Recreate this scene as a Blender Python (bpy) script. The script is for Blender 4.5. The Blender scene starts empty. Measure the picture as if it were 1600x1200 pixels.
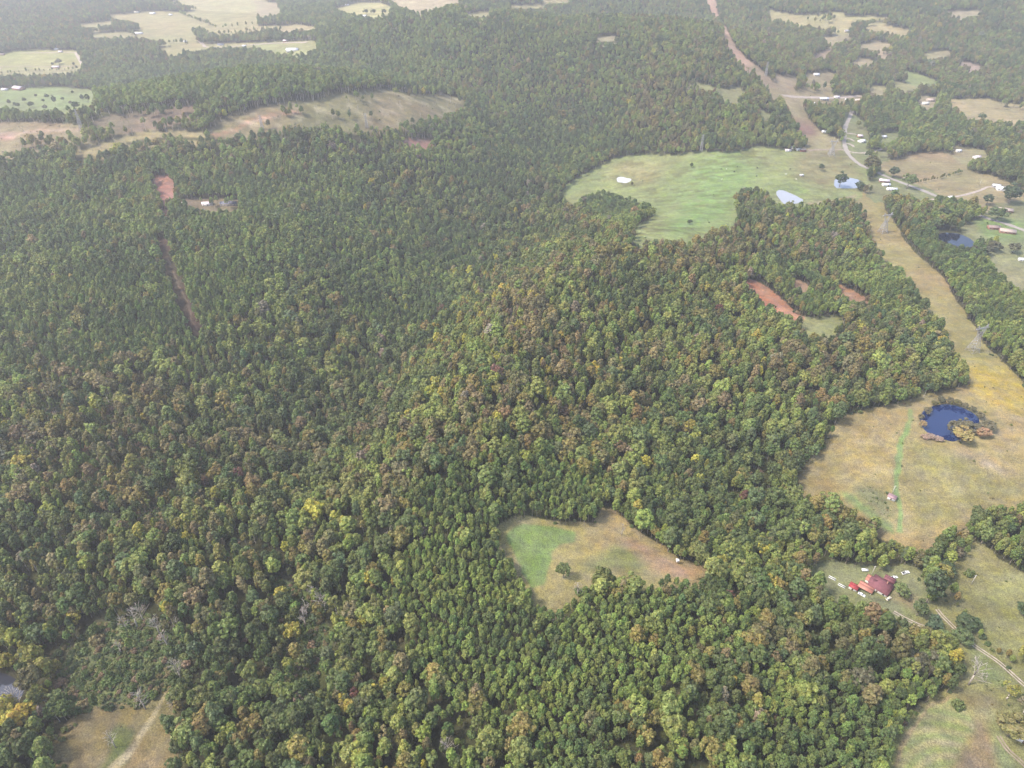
import bpy, bmesh, math, random
import numpy as np
from mathutils import Vector
R = math.radians
random.seed(7); rng = np.random.default_rng(7)
sc = bpy.context.scene
C = sc.collection

# ------------------------------------------------------------------ camera, world, sun, exposure
H = 380.0; TH = R(36.0); F = 1109.0            # camera height, pitch below horizontal, focal length in 1600-wide pixels
cam_d = bpy.data.cameras.new('camera'); cam = bpy.data.objects.new('camera', cam_d); C.objects.link(cam)
cam.location = (0, 0, H); cam.rotation_euler = (R(90) - TH, 0, 0)
cam_d.sensor_width = 36.0; cam_d.lens = 36.0 * F / 1600.0; cam_d.clip_start = 1.0; cam_d.clip_end = 60000
sc.camera = cam
SUN_AZ, SUN_EL = R(-100), R(54)                 # azimuth from +Y (negative = from the left)
w = bpy.data.worlds.new('World'); sc.world = w; w.use_nodes = True
nt = w.node_tree; nt.nodes.clear()
wo = nt.nodes.new('ShaderNodeOutputWorld'); bg = nt.nodes.new('ShaderNodeBackground'); sk = nt.nodes.new('ShaderNodeTexSky')
sk.sky_type = 'NISHITA'; sk.sun_disc = False; sk.sun_elevation = SUN_EL; sk.sun_rotation = SUN_AZ
sk.air_density = 1.0; sk.dust_density = 2.5; sk.ozone_density = 1.0
bg.inputs[1].default_value = 0.15
nt.links.new(sk.outputs[0], bg.inputs[0]); nt.links.new(bg.outputs[0], wo.inputs[0])
sd = bpy.data.lights.new('sun', 'SUN'); sd.energy = 2.0; sd.angle = R(10.0); sd.color = (1.0, 0.93, 0.84)
sun = bpy.data.objects.new('sun', sd); C.objects.link(sun)
sv = Vector((math.sin(SUN_AZ) * math.cos(SUN_EL), math.cos(SUN_AZ) * math.cos(SUN_EL), math.sin(SUN_EL)))
sun.rotation_euler = sv.to_track_quat('Z', 'Y').to_euler(); sun.location = (0, 0, 900)
sc.view_settings.view_transform = 'Standard'; sc.view_settings.look = 'None'
sc.view_settings.exposure = 1.42; sc.view_settings.gamma = 1.0
sc.render.engine = 'CYCLES'
sc.cycles.max_bounces = 5; sc.cycles.diffuse_bounces = 3; sc.cycles.glossy_bounces = 2
sc.cycles.transmission_bounces = 1; sc.cycles.volume_bounces = 0; sc.cycles.transparent_max_bounces = 4
sc.cycles.use_denoising = True
sc.cycles.use_adaptive_sampling = False

# ------------------------------------------------------------------ projection and relief
cT, sT = math.cos(TH), math.sin(TH)
def project(x, y, z):
    dep = y * cT + (H - z) * sT
    dep = np.maximum(dep, 1.0)
    return 800 + F * x / dep, 600 - F * (y * sT + (z - H) * cT) / dep, dep
def plane_hit(u, v, z=0.0):
    a = (u - 800) / F; b = -(v - 600) / F        # camera ray a*right + b*up + fwd
    dy = cT + b * sT; dz = -sT + b * cT
    t = (z - H) / dz
    return a * t, dy * t
BUMPS = []                                       # x, y, height, sigma across, sigma along, angle
def bump(u, v, h, s, s2=None, ang=0.0):
    x, y = plane_hit(u, v); BUMPS.append((x, y, h, s, s2 or s, ang))
for p in ((640,790,12,60),(700,690,15,65),(765,600,17,70),(830,510,19,80),(930,430,18,90),(1050,390,12,100),
          (560,720,-13,60),(600,600,-14,70),(640,500,-15,85),(720,410,-16,100),(830,320,-16,130),(890,220,-22,200),
          (40,255,20,170),(250,245,22,160),(430,225,26,150),(560,222,22,140),(690,215,14,120),
          (430,400,12,120),(120,430,9,150),(740,118,42,190),(560,112,18,170),(1030,120,46,200),(1085,185,26,130),
          (850,30,55,300),(640,60,20,260),(1450,30,45,500),(1250,20,30,400),(300,60,10,300),
          (330,900,9,55),(430,960,-9,50),(130,760,6,80),(1130,740,-7,60),(1300,850,-6,50),(1150,600,7,80),
          (1300,560,5,60),(1100,300,8,150),(950,900,3,80),(1050,1080,5,60),(1350,1120,-4,50),(600,130,-8,90),
          (1570,700,6,80),(1480,30,20,200),(980,60,-25,220)):
    bump(*p)
PONDS = {}
POND_FLAT = []
def relief(x, y, ponds=True):
    x = np.asarray(x, float); y = np.asarray(y, float)
    h = 1.2 * np.sin(x / 61 + 1.3) * np.cos(y / 83 - .4) + 2.2 * np.sin(x / 190 - y / 240) + 0.5 * np.sin(x / 23 + y / 31)
    for bx, by, bh, s1, s2, an in BUMPS:
        bh = bh * (1.8 if by < 1100 else 2.0)
        d2 = ((x - bx) / s1) ** 2 + ((y - by) / s2) ** 2
        h = h + bh * np.exp(-.5 * d2)
    if ponds:
        for px, py, pr, lv in POND_FLAT:
            d = np.hypot(x - px, y - py) / pr
            t = np.clip((d - 1.2) / 1.0, 0, 1); t = t * t * (3 - 2 * t)
            h = h * t + lv * (1 - t)
    return h
def on_ground(u, v):
    zz = np.linspace(190, -80, 560); a = (u - 800) / F; b = -(v - 600) / F; dy = cT + b * sT; dz = -sT + b * cT
    t = (zz - H) / dz; x, y = a * t, dy * t; g = relief(x, y) - zz; k = int(np.argmax(g > 0)); k = max(k, 1)
    q = g[k - 1] / (g[k - 1] - g[k]); return float(x[k-1] + (x[k] - x[k-1]) * q), float(y[k-1] + (y[k] - y[k-1]) * q), float(zz[k-1] + (zz[k] - zz[k-1]) * q)
def in_poly(u, v, poly):
    P = np.asarray(poly, float); out = np.zeros(u.shape, bool)
    m = (u > P[:, 0].min()) & (u < P[:, 0].max()) & (v > P[:, 1].min()) & (v < P[:, 1].max())
    if not m.any(): return out
    uu, vv = u[m], v[m]; c = np.zeros(uu.shape, bool); n = len(P)
    for i in range(n):
        x1, y1 = P[i]; x2, y2 = P[(i + 1) % n]
        if y1 == y2: continue
        c ^= ((y1 > vv) != (y2 > vv)) & (uu < (x2 - x1) * (vv - y1) / (y2 - y1) + x1)
    out[m] = c
    return out
def strip_poly(pts, wid):
    L = []; Rr = []
    for i, (x, y) in enumerate(pts):
        x0, y0 = pts[max(i - 1, 0)]; x1, y1 = pts[min(i + 1, len(pts) - 1)]
        dx, dy = x1 - x0, y1 - y0; l = math.hypot(dx, dy) or 1
        ww = wid[i] if isinstance(wid, (list, tuple)) else wid
        L.append((x - dy / l * ww, y + dx / l * ww)); Rr.append((x + dy / l * ww, y - dx / l * ww))
    return L + Rr[::-1]
def vnoise(x, y, s, seed=0):
    x = np.asarray(x) / s + seed * 17.3; y = np.asarray(y) / s - seed * 9.1
    xi = np.floor(x).astype(np.int64); yi = np.floor(y).astype(np.int64); fx = x - xi; fy = y - yi
    fx = fx * fx * (3 - 2 * fx); fy = fy * fy * (3 - 2 * fy)
    def hsh(a, b):
        n = (a * 374761393 + b * 668265263 + seed * 1442695) & 0x7fffffff
        n = ((n ^ (n >> 13)) * 1274126177) & 0x7fffffff
        return ((n ^ (n >> 16)) & 0xffff) / 65535.0
    return (hsh(xi, yi) * (1 - fx) + hsh(xi + 1, yi) * fx) * (1 - fy) + (hsh(xi, yi + 1) * (1 - fx) + hsh(xi + 1, yi + 1) * fx) * fy

# ------------------------------------------------------------------ the land: open places traced as outlines on the ground
TAN = (.315, .25, .112); GRN = (.13, .22, .065); PGR = (.255,.285,.11); STR = (.37, .315, .15); RED = (.36, .185, .115); OLI = (.235, .215, .09)
BRN = (.20, .135, .075); LAW = (.22,.225,.105); SCR = (.11, .12, .05); DRY = (.27, .20, .12)
OPEN = [  # (outline, colour, flags)
 ([(781,842),(790,824),(808,814),(822,812),(845,818),(880,823),(900,818),(925,822),(938,818),(948,797),(965,808),(978,822),(1000,838),(1040,862),(1060,880),(1085,888),(1112,893),(1095,902),(1040,902),(1000,906),(960,898),(935,896),(915,905),(905,915),(900,930),(880,945),(868,957),(850,944),(833,937),(825,912),(803,880),(788,855)], TAN),
 ([(1243,748),(1262,730),(1290,705),(1302,680),(1320,657),(1360,643),(1420,630),(1470,618),(1522,605),(1515,585),(1500,560),(1480,515),(1458,488),(1440,460),(1420,430),(1390,410),(1365,370),(1345,320),(1330,303),(1350,285),(1365,303),(1380,330),(1395,355),(1415,385),(1440,410),(1465,430),(1475,445),(1480,458),(1495,480),(1515,510),(1530,540),(1555,560),(1575,580),(1600,606),(1700,640),(1900,700),(1900,790),(1640,775),(1600,780),(1560,790),(1500,815),(1480,830),(1465,842),(1435,852),(1415,850),(1410,832),(1385,827),(1350,803),(1315,788),(1290,778),(1255,764)], TAN),
 ([(1268,897),(1285,885),(1297,880),(1315,888),(1345,889),(1375,892),(1400,889),(1418,884),(1425,890),(1432,905),(1440,925),(1445,950),(1440,962),(1425,966),(1395,950),(1382,942),(1345,938),(1320,925),(1303,927),(1290,912),(1272,905)], LAW),
 ([(1525,870),(1515,858),(1510,850),(1530,855),(1560,880),(1600,905),(1660,930),(1760,1050),(1640,1050),(1600,1040),(1580,1015),(1550,995),(1530,978),(1500,955),(1485,935),(1478,905),(1500,880)], OLI),
 ([(1440,962),(1452,958),(1468,940),(1485,940),(1510,968),(1530,1000),(1570,1045),(1600,1065),(1680,1110),(1760,1320),(1380,1320),(1394,1200),(1405,1150),(1430,1120),(1455,1095),(1480,1088),(1500,1080),(1508,1060),(1510,1030),(1500,1008),(1480,990),(1455,985)], OLI),
 ([(90,1170),(115,1132),(140,1114),(185,1108),(212,1108),(228,1112),(240,1095),(258,1080),(268,1082),(262,1100),(250,1125),(262,1160),(262,1320),(120,1320),(105,1200)], (.22,.17,.08)),
 ([(878,308),(890,290),(920,270),(960,250),(1000,243),(1060,245),(1100,238),(1140,240),(1180,232),(1200,232),(1240,238),(1300,233),(1325,238),(1342,252),(1352,270),(1352,295),(1340,303),(1320,310),(1300,314),(1260,318),(1212,314),(1195,298),(1165,292),(1150,300),(1143,320),(1150,345),(1120,360),(1080,371),(1030,377),(1000,374),(990,362),(1010,348),(1030,338),(1026,325),(980,307),(940,296),(915,303),(905,314),(890,320)], PGR),
 ([(1370,258),(1420,245),(1440,240),(1500,242),(1506,248),(1505,265),(1480,272),(1440,281),(1425,285),(1405,276),(1385,269)], (.29,.22,.12)),
 ([(1432,290),(1507,268),(1540,275),(1570,285),(1590,298),(1610,310),(1600,318),(1560,322),(1540,320),(1495,307),(1470,302),(1445,299)], (.31,.25,.13)),
 ([(1355,293),(1378,272),(1410,285),(1455,300),(1470,310),(1440,312),(1415,300),(1395,302),(1370,305)], LAW),
 ([(1500,357),(1530,345),(1545,335),(1560,320),(1600,318),(1680,330),(1680,385),(1600,375),(1555,372),(1520,368)], LAW),
 ([(1540,395),(1560,388),(1600,385),(1700,390),(1700,470),(1600,450),(1577,440),(1556,415)], (.25,.24,.12)),
 ([(1165,441),(1178,440),(1194,451),(1253,500),(1249,505),(1222,490),(1192,466)], (.42,.19,.11)),
 ([(1258,499),(1310,495),(1314,505),(1301,519),(1262,520)], (.26,.265,.11)),
 ([(1302,447),(1328,455),(1353,472),(1346,476),(1322,462)], (.38,.2,.12)),
 ([(1233,435),(1247,440),(1263,455),(1257,458)], (.34,.22,.14)),
 ([(1478,155),(1530,155),(1610,167),(1700,180),(1700,200),(1600,190),(1560,188),(1545,188),(1510,183),(1500,170)], (.36,.28,.15)),
 ([(1222,150),(1242,150),(1250,165),(1262,190),(1280,208),(1310,220),(1318,236),(1262,236),(1263,214),(1245,192),(1233,170)], (.31,.25,.14)),
 ([(1101,0),(1111,-20),(1122,30),(1136,50),(1146,75),(1178,104),(1173,111),(1151,93),(1137,70),(1128,40)], (.42,.27,.19)),
 ([(1174,105),(1181,103),(1204,127),(1230,150),(1220,152),(1194,128)], (.34,.25,.16)),
 ([(1200,17),(1240,24),(1280,25),(1297,19),(1315,21),(1324,30),(1330,46),(1300,46),(1250,37),(1205,28)], STR),
 ([(1343,45),(1375,39),(1422,48),(1418,54),(1380,50)], (.42,.33,.17)),
 ([(1315,27),(1400,27),(1380,31),(1320,33)], STR),
 ([(1262,92),(1285,83),(1300,76),(1290,92)], (.36,.27,.17)),
 ([(1364,92),(1385,84),(1388,90)], (.36,.28,.18)),
 ([(1410,112),(1440,119),(1466,129),(1450,133),(1425,125)], PGR),
 ([(1498,96),(1530,104),(1538,112),(1515,109)], (.35,.27,.2)),
 ([(1073,130),(1100,134),(1130,141),(1150,138),(1162,146),(1150,157),(1128,153),(1135,146),(1100,140)], (.26,.25,.12)),
 ([(1186,172),(1202,182),(1202,189),(1190,180)], (.26,.25,.12)),
 ([(1258,118),(1290,112),(1310,118),(1290,128),(1300,150),(1345,150),(1345,158),(1230,158),(1200,145),(1210,138),(1240,147),(1262,135)], (.32,.25,.14)),
 ([(1325,175),(1350,195),(1355,225),(1345,236),(1400,238),(1375,245),(1345,252),(1320,236),(1318,200)], LAW),
 ([(1340,72),(1372,66),(1395,72),(1365,79)], (.36,.28,.17)), ([(1285,60),(1318,55),(1330,62),(1300,68)], (.36,.28,.17)), ([(1440,84),(1475,80),(1490,86),(1455,91)], (.33,.28,.15)), ([(1330,98),(1350,92),(1372,98),(1345,104)], (.34,.28,.16)),
 ([(1395,128),(1420,133),(1440,142),(1410,142)], (.30,.27,.13)), ([(1440,150),(1462,154),(1458,168),(1438,167)], (.34,.28,.17)), ([(1362,134),(1385,138),(1380,148),(1360,146)], (.30,.27,.14)), ([(1210,118),(1240,120),(1245,135),(1215,132)], (.34,.26,.16)),
 ([(1480,20),(1520,16),(1540,22),(1500,27)], (.36,.30,.18)), ([(1375,210),(1400,208),(1402,220),(1376,222)], LAW), ([(1485,230),(1535,236),(1540,250),(1508,246)], (.30,.26,.14)), ([(930,60),(960,57),(965,63),(935,66)], (.30,.26,.16)),
 # upper left farmland
 ([(-120,92),(0,86),(30,80),(75,79),(120,80),(130,104),(118,104),(70,105),(0,112),(-120,118)], (.34,.32,.13)),
 ([(-120,118),(0,112),(60,108),(127,105),(120,112),(60,116),(0,118),(-120,122)], (.34,.31,.15)),
 ([(-150,145),(0,140),(40,138),(100,137),(140,142),(148,150),(149,165),(100,171),(60,172),(0,172),(-150,178)], (.24,.27,.11)),
 ([(-150,200),(0,193),(50,192),(120,197),(142,200),(130,206),(100,209),(80,216),(60,226),(30,236),(0,241),(-150,250)], (.27,.21,.12)),
 ([(113,246),(140,232),(180,218),(240,207),(290,206),(335,210),(300,216),(260,214),(200,223),(160,236),(125,248)], (.30,.25,.12)),
 ([(148,191),(180,181),(230,173),(312,167),(300,176),(260,185),(200,196),(150,201)], (.22,.16,.11)),
 ([(328,206),(345,191),(400,172),(450,162),(500,158),(520,148),(560,146),(600,140),(640,147),(700,150),(722,158),(727,170),(690,181),(640,189),(600,199),(560,199),(500,193),(440,196),(390,206),(350,214),(330,213)], (.235,.195,.10)),
 ([(170,25),(210,21),(250,18),(290,20),(330,13),(402,13),(402,36),(340,39),(290,46),(220,46),(213,36),(180,30)], STR),
 ([(140,59),(150,53),(200,50),(280,48),(302,55),(310,66),(240,63),(200,59)], (.33,.29,.14)),
 ([(248,76),(290,70),(420,67),(420,72),(330,76),(280,82),(275,92),(262,88)], STR),
 ([(265,6),(300,-10),(420,-12),(405,14),(330,12)], (.45,.39,.2)),
 ([(110,41),(170,34),(180,38),(140,44)], STR),
 ([(308,50),(380,43),(440,40),(430,47),(340,54)], STR),
 ([(438,43),(460,39),(503,45),(480,49),(440,51)], (.40,.32,.17)),
 ([(398,69),(430,66),(492,65),(497,75),(485,83),(450,86),(430,81),(400,73)], (.33,.31,.14)),
 ([(523,15),(560,5),(590,5),(612,12),(607,26),(580,29),(560,26),(530,19)], (.42,.37,.17)),
 ([(600,-8),(722,-8),(716,9),(670,16),(650,19),(625,13)], (.45,.36,.22)),
 ([(728,23),(762,19),(767,25),(735,27)], STR), ([(798,9),(850,8),(850,13),(800,13)], STR), ([(845,-8),(892,-6),(888,4),(850,4)], STR),
 ([(400,2),(430,5),(440,24),(405,28)], (.42,.34,.2)),
 ([(243,277),(258,276),(269,287),(273,300),(263,311),(252,311),(247,295)], (.36,.18,.13)),
 ([(280,317),(300,313),(370,312),(374,322),(330,329),(300,323)], (.24,.185,.11)),
 ([(252,326),(262,332),(262,340),(255,336)], (.36,.2,.14)),
 (strip_poly([(254,372),(259,396),(272,432),(288,475),(302,510),(309,524)], [4,5,5.5,5.5,5,4]), (.10,.065,.045)),
 ([(630,218),(665,219),(677,226),(660,233),(645,231)], (.35,.2,.15)),
]
# patches of another ground cover inside the open places (colour only), blended by softness in px
PATCH = [
 ([(793,838),(802,826),(822,820),(850,823),(882,828),(900,832),(898,845),(872,852),(864,870),(858,900),(850,915),(830,920),(815,892),(800,858)], (.195,.26,.085), 2),
 ([(958,842),(990,848),(1040,870),(1090,890),(1110,894),(1060,902),(1020,896)], (.34,.225,.14), 8),
 ([(905,890),(960,850),(1000,865),(1010,892),(960,895)], (.20,.205,.08), 10),
 ([(1505,565),(1560,570),(1600,606),(1640,640),(1560,640),(1520,610)], (.42,.31,.08), 14),
 ([(1415,672),(1470,690),(1560,740),(1640,770),(1500,810),(1430,840),(1410,800)], (.27,.235,.10), 20),
 ([(1480,690),(1520,700),(1570,730),(1590,745),(1540,730),(1490,705)], (.35,.275,.165), 7),
 ([(1345,755),(1385,765),(1400,800),(1392,815),(1360,795),(1330,770)], (.185,.185,.085), 9),
 ([(1310,768),(1330,772),(1395,822),(1400,835),(1385,830)], (.20,.25,.09), 4),
 (strip_poly([(1422,640),(1421,660),(1409,688),(1403,720),(1402,770),(1404,800),(1407,832)], 4.2), (.21,.285,.10), 1.2),
 ([(1338,862),(1400,862),(1420,870),(1400,884),(1330,884)], (.17,.2,.07), 6),
 ([(1400,930),(1440,930),(1445,960),(1430,965),(1400,945)], (.24,.26,.10), 6),
 ([(1385,925),(1440,935),(1440,955),(1425,950)], (.28,.2,.13), 10),
 ([(1512,1005),(1540,1025),(1575,1060),(1560,1075),(1530,1055),(1512,1030)], (.185,.215,.09), 8),
 ([(1405,1320),(1398,1200),(1408,1150),(1440,1108),(1482,1092),(1500,1100),(1518,1120),(1520,1142),(1502,1165),(1482,1205),(1440,1320)], (.235,.26,.10), 3),
 ([(1480,1320),(1490,1200),(1516,1150),(1528,1118),(1538,1118),(1548,1150),(1565,1190),(1600,1320)], (.25,.19,.11), 9),
 ([(1500,1080),(1540,1082),(1560,1100),(1540,1112),(1510,1105)], (.19,.16,.08), 8),
 ([(1545,1110),(1565,1160),(1640,1260),(1700,1320),(1620,1320),(1560,1200)], (.20,.225,.095), 8),
 ([(1408,1150),(1455,1098),(1490,1088),(1484,1096),(1450,1108),(1415,1155),(1402,1200),(1394,1200)], (.34,.26,.14), 2),
 ([(178,1170),(165,1150),(190,1130),(212,1140),(200,1190),(150,1220)], (.13,.145,.05), 6),
 (strip_poly([(150,1320),(178,1205),(215,1160),(236,1122),(254,1094),(262,1082)], [6,6,5,4,3,2]), (.34,.28,.16), 2),
 ([(930,262),(990,250),(1050,262),(1010,290),(960,275)], (.30,.27,.12), 14),
 ([(1050,330),(1080,310),(1110,300),(1120,320),(1080,345)], (.33,.26,.16), 12),
 ([(1090,250),(1160,240),(1180,262),(1180,290),(1120,300),(1060,270)], (.22,.31,.10), 20),
 ([(1060,310),(1100,290),(1150,290),(1140,340),(1100,355),(1040,370)], (.22,.315,.10), 14),
 ([(1240,240),(1330,238),(1350,290),(1280,300),(1240,270)], (.28,.25,.12), 14),
 ([(1240,185),(1262,192),(1280,206),(1265,215),(1245,205)], (.24,.14,.11), 6),
 (strip_poly([(1180,440),(1215,468),(1253,502)], 6), (.42,.20,.12), 3),
 (strip_poly([(330,212),(370,203),(385,190),(430,179),(470,174)], 2.2), (.45,.25,.17), 3),
 ([(0,210),(30,209),(20,218),(-40,222)], (.42,.26,.2), 4),
 (strip_poly([(-20,212),(60,205),(140,201)], 1.5), (.40,.28,.2), 2),
 ([(1520,342),(1560,340),(1600,345),(1600,375),(1540,372)], (.20,.27,.09), 6),
 (strip_poly([(1262,318),(1300,316),(1340,305)], 2), (.34,.25,.17), 3),
 (strip_poly([(262,400),(275,432),(292,474),(306,518)], 0.7), (.24,.17,.12), 1),
 ([(1480,640),(1530,625),(1560,640),(1560,680),(1540,700),(1500,700),(1430,690),(1425,650),(1445,632)], (.36,.29,.13), 10),
]
TALL_SCRUB = [  # rough ground with bushes and only a few trees: (outline, share of trees kept, ground colour)
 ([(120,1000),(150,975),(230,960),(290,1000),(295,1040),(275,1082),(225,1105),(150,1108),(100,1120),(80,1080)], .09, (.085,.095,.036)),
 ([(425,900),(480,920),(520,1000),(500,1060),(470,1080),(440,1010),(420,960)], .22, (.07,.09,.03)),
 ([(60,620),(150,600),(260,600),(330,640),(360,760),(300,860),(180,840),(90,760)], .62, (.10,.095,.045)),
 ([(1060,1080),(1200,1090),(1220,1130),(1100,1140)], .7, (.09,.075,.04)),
 ([(20,200),(150,205),(150,225),(90,245),(0,250)], .5, (.2,.17,.09)),
]
PINE = [
 ([(-200,262),(250,255),(560,262),(580,330),(520,420),(420,460),(310,560),(120,590),(-200,600)], .78),
 ([(560,330),(760,360),(760,420),(700,500),(640,520),(540,500),(520,420)], .85),
 ([(620,200),(800,140),(980,140),(960,240),(880,290),(760,300),(640,270)], .65),
 ([(640,800),(700,740),(840,720),(960,760),(950,830),(800,850),(760,900),(650,900)], .8),
 ([(560,940),(790,880),(880,960),(1040,910),(1200,930),(1160,1010),(1080,1060),(980,1120),(960,1200),(950,1320),(680,1320),(740,1120),(600,1000)], .85),
 ([(1200,1060),(1300,1040),(1440,1040),(1480,1070),(1400,1150),(1390,1320),(1180,1320),(1180,1150)], .92),
 ([(1180,430),(1230,425),(1300,450),(1345,480),(1330,500),(1260,500)], .95),
 ([(1300,430),(1370,420),(1430,440),(1465,490),(1440,500),(1350,475)], .95),
 ([(1480,450),(1700,440),(1700,560),(1570,560),(1520,510)], .9),
 ([(1420,370),(1500,370),(1560,410),(1580,450),(1480,450),(1430,410)], .85),
 ([(905,290),(950,285),(1028,325),(1000,360),(960,360),(905,330)], .9),
 ([(1160,300),(1330,300),(1370,370),(1370,400),(1240,380)], .45),
 ([(150,115),(500,100),(560,160),(330,180),(140,170)], .85),
 ([(1430,300),(1500,310),(1520,345),(1460,350)], .9),
 ([(960,740),(1060,730),(1140,800),(1200,880),(1040,850)], .5),
 ([(1400,60),(1700,60),(1700,160),(1440,150)], .4),
 ([(1350,170),(1430,160),(1500,190),(1480,230),(1380,225)], .6),
 ([(400,-30),(1000,-30),(1000,130),(500,150)], .5),
]
BROWN = [(610,385,60,28,.55),(760,640,60,40,.4),(830,520,70,60,.6),(640,770,60,40,.5),(700,690,60,40,.45),(880,560,60,40,.35),(1035,150,45,40,.5),(1050,230,30,45,.6),(910,330,40,40,.3),
         (120,700,180,110,.35),(300,760,110,90,.35),(60,620,120,50,.3),(1180,570,120,50,.3),(1330,560,90,50,.35),(1300,1040,90,40,.35),(1190,1100,60,60,.5),(1000,410,120,40,.25),(1280,360,100,50,.35),
         (1440,330,70,40,.45),(1300,100,200,60,.3),(1500,100,150,60,.3),(900,120,120,60,.25),(500,660,90,50,.3),(620,1090,130,90,.22),(200,950,150,80,.25),(1000,640,150,60,.2),(860,690,60,40,.3),(1120,400,120,40,.4),(100,30,100,30,.3),(160,560,120,30,.2)]
YELLOW = [(600,900,160,120,.06),(620,1130,140,80,.13),(50,1020,50,40,.45),(300,830,60,60,.1),(130,820,120,60,.06),(760,500,60,60,.12),(1320,375,40,20,.15),(1030,790,80,50,.16),(60,640,100,60,.06),(1130,860,100,60,.05),(800,600,100,60,.06),(40,1080,40,60,.4),(420,930,60,60,.1),(1590,1110,40,60,.4)]
POND_PX = {  # blue and whitish water colours include sky reflection put into the base colour
 'near': ([(1438,650),(1444,640),(1456,635),(1470,631.5),(1486,632),(1502,636),(1516,643),(1527,650),(1531,658),(1529,668),(1522,676),(1508,682),(1497,688),(1488,690.5),(1476,687),(1462,682),(1450,677),(1442,669),(1438,660)], (.007,.019,.075)),
 'wood': ([(1462,367),(1478,363),(1498,365),(1515,372),(1524,380),(1516,388),(1502,387),(1488,382),(1470,376)], (.006,.009,.022)),
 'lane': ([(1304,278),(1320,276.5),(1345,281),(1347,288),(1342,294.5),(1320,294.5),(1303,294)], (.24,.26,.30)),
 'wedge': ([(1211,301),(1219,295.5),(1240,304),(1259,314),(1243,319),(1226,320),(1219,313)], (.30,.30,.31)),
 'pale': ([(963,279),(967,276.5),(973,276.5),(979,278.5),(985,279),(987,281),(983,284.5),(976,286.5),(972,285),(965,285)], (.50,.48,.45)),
 'corner': ([(-60,1044),(0,1050),(22,1058),(39,1076),(33,1091),(12,1098),(0,1110),(-60,1122)], (.03,.032,.042)),
}
POND_LEVEL = {}
for k, (pl, col) in POND_PX.items():
    cu = sum(p[0] for p in pl) / len(pl); cv = sum(p[1] for p in pl) / len(pl)
    x, y, z = on_ground(cu, cv)
    pw = [plane_hit(a, b, z) for a, b in pl]
    POND_FLAT.append((x, y, max(math.hypot(p[0] - x, p[1] - y) for p in pw), z)); POND_LEVEL[k] = z

pick_open = lambda u, v: [o for o in OPEN if abs(o[0][0][0] - u) < .1 and abs(o[0][0][1] - v) < .1][0]
CUT_A, CUT_B, CUT_C = pick_open(328, 206), pick_open(-150, 200), pick_open(148, 191)
def jit(x, y, u, v, dep, amp=1.6):
    k = F / dep * amp
    return u + (vnoise(x, y, 6, 3) - .5) * k * 2 + (vnoise(x, y, 19, 5) - .5) * k * 2.4, v + ((vnoise(x, y, 6, 4) - .5) * k * 2 + (vnoise(x, y, 19, 6) - .5) * k * 2.4) * .7
def open_mask(x, y, z, lift, side=2.6):
    m = np.zeros(x.shape, bool)
    for lf in sorted({0.0, lift * .5, lift}):
        u, v, d = project(x, y, z + lf)
        if lf == 0: u, v = jit(x, y, u, v, d, 1.2)
        for sd_ in (-side, side) if lf < lift else (0,):
            uu = u + sd_ * F / d
            for pl, *_ in OPEN: m |= in_poly(uu, v, pl)
            for pl, _ in POND_PX.values(): m |= in_poly(uu, v, pl)
    return m
# ------------------------------------------------------------------ materials
def mat(name, col, rough=.8, spec=.3, metal=0.0):
    m = bpy.data.materials.new(name); m.use_nodes = True; b = m.node_tree.nodes['Principled BSDF']
    b.inputs['Base Color'].default_value = (*col, 1); b.inputs['Roughness'].default_value = rough
    b.inputs['Specular IOR Level'].default_value = spec; b.inputs['Metallic'].default_value = metal
    return m
def weathered(name, col, rough=.8, scale=.6, amt=.35, stretch=None, spec=.3):
    m = mat(name, col, rough, spec); t = m.node_tree; b = t.nodes['Principled BSDF']
    tc = t.nodes.new('ShaderNodeTexCoord'); n = t.nodes.new('ShaderNodeTexNoise'); n.inputs['Scale'].default_value = scale; n.inputs['Detail'].default_value = 6
    src = tc.outputs['Object']
    if stretch:
        mp = t.nodes.new('ShaderNodeMapping'); mp.inputs['Scale'].default_value = stretch; t.links.new(src, mp.inputs[0]); src = mp.outputs[0]
    t.links.new(src, n.inputs['Vector'])
    r = t.nodes.new('ShaderNodeMapRange'); r.inputs[3].default_value = 1 - amt; r.inputs[4].default_value = 1 + amt
    r.inputs[1].default_value = .25; r.inputs[2].default_value = .75
    t.links.new(n.outputs[0], r.inputs[0])
    mx = t.nodes.new('ShaderNodeVectorMath'); mx.operation = 'SCALE'; mx.inputs[0].default_value = col
    t.links.new(r.outputs[0], mx.inputs[3]); t.links.new(mx.outputs[0], b.inputs['Base Color'])
    return m
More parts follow.
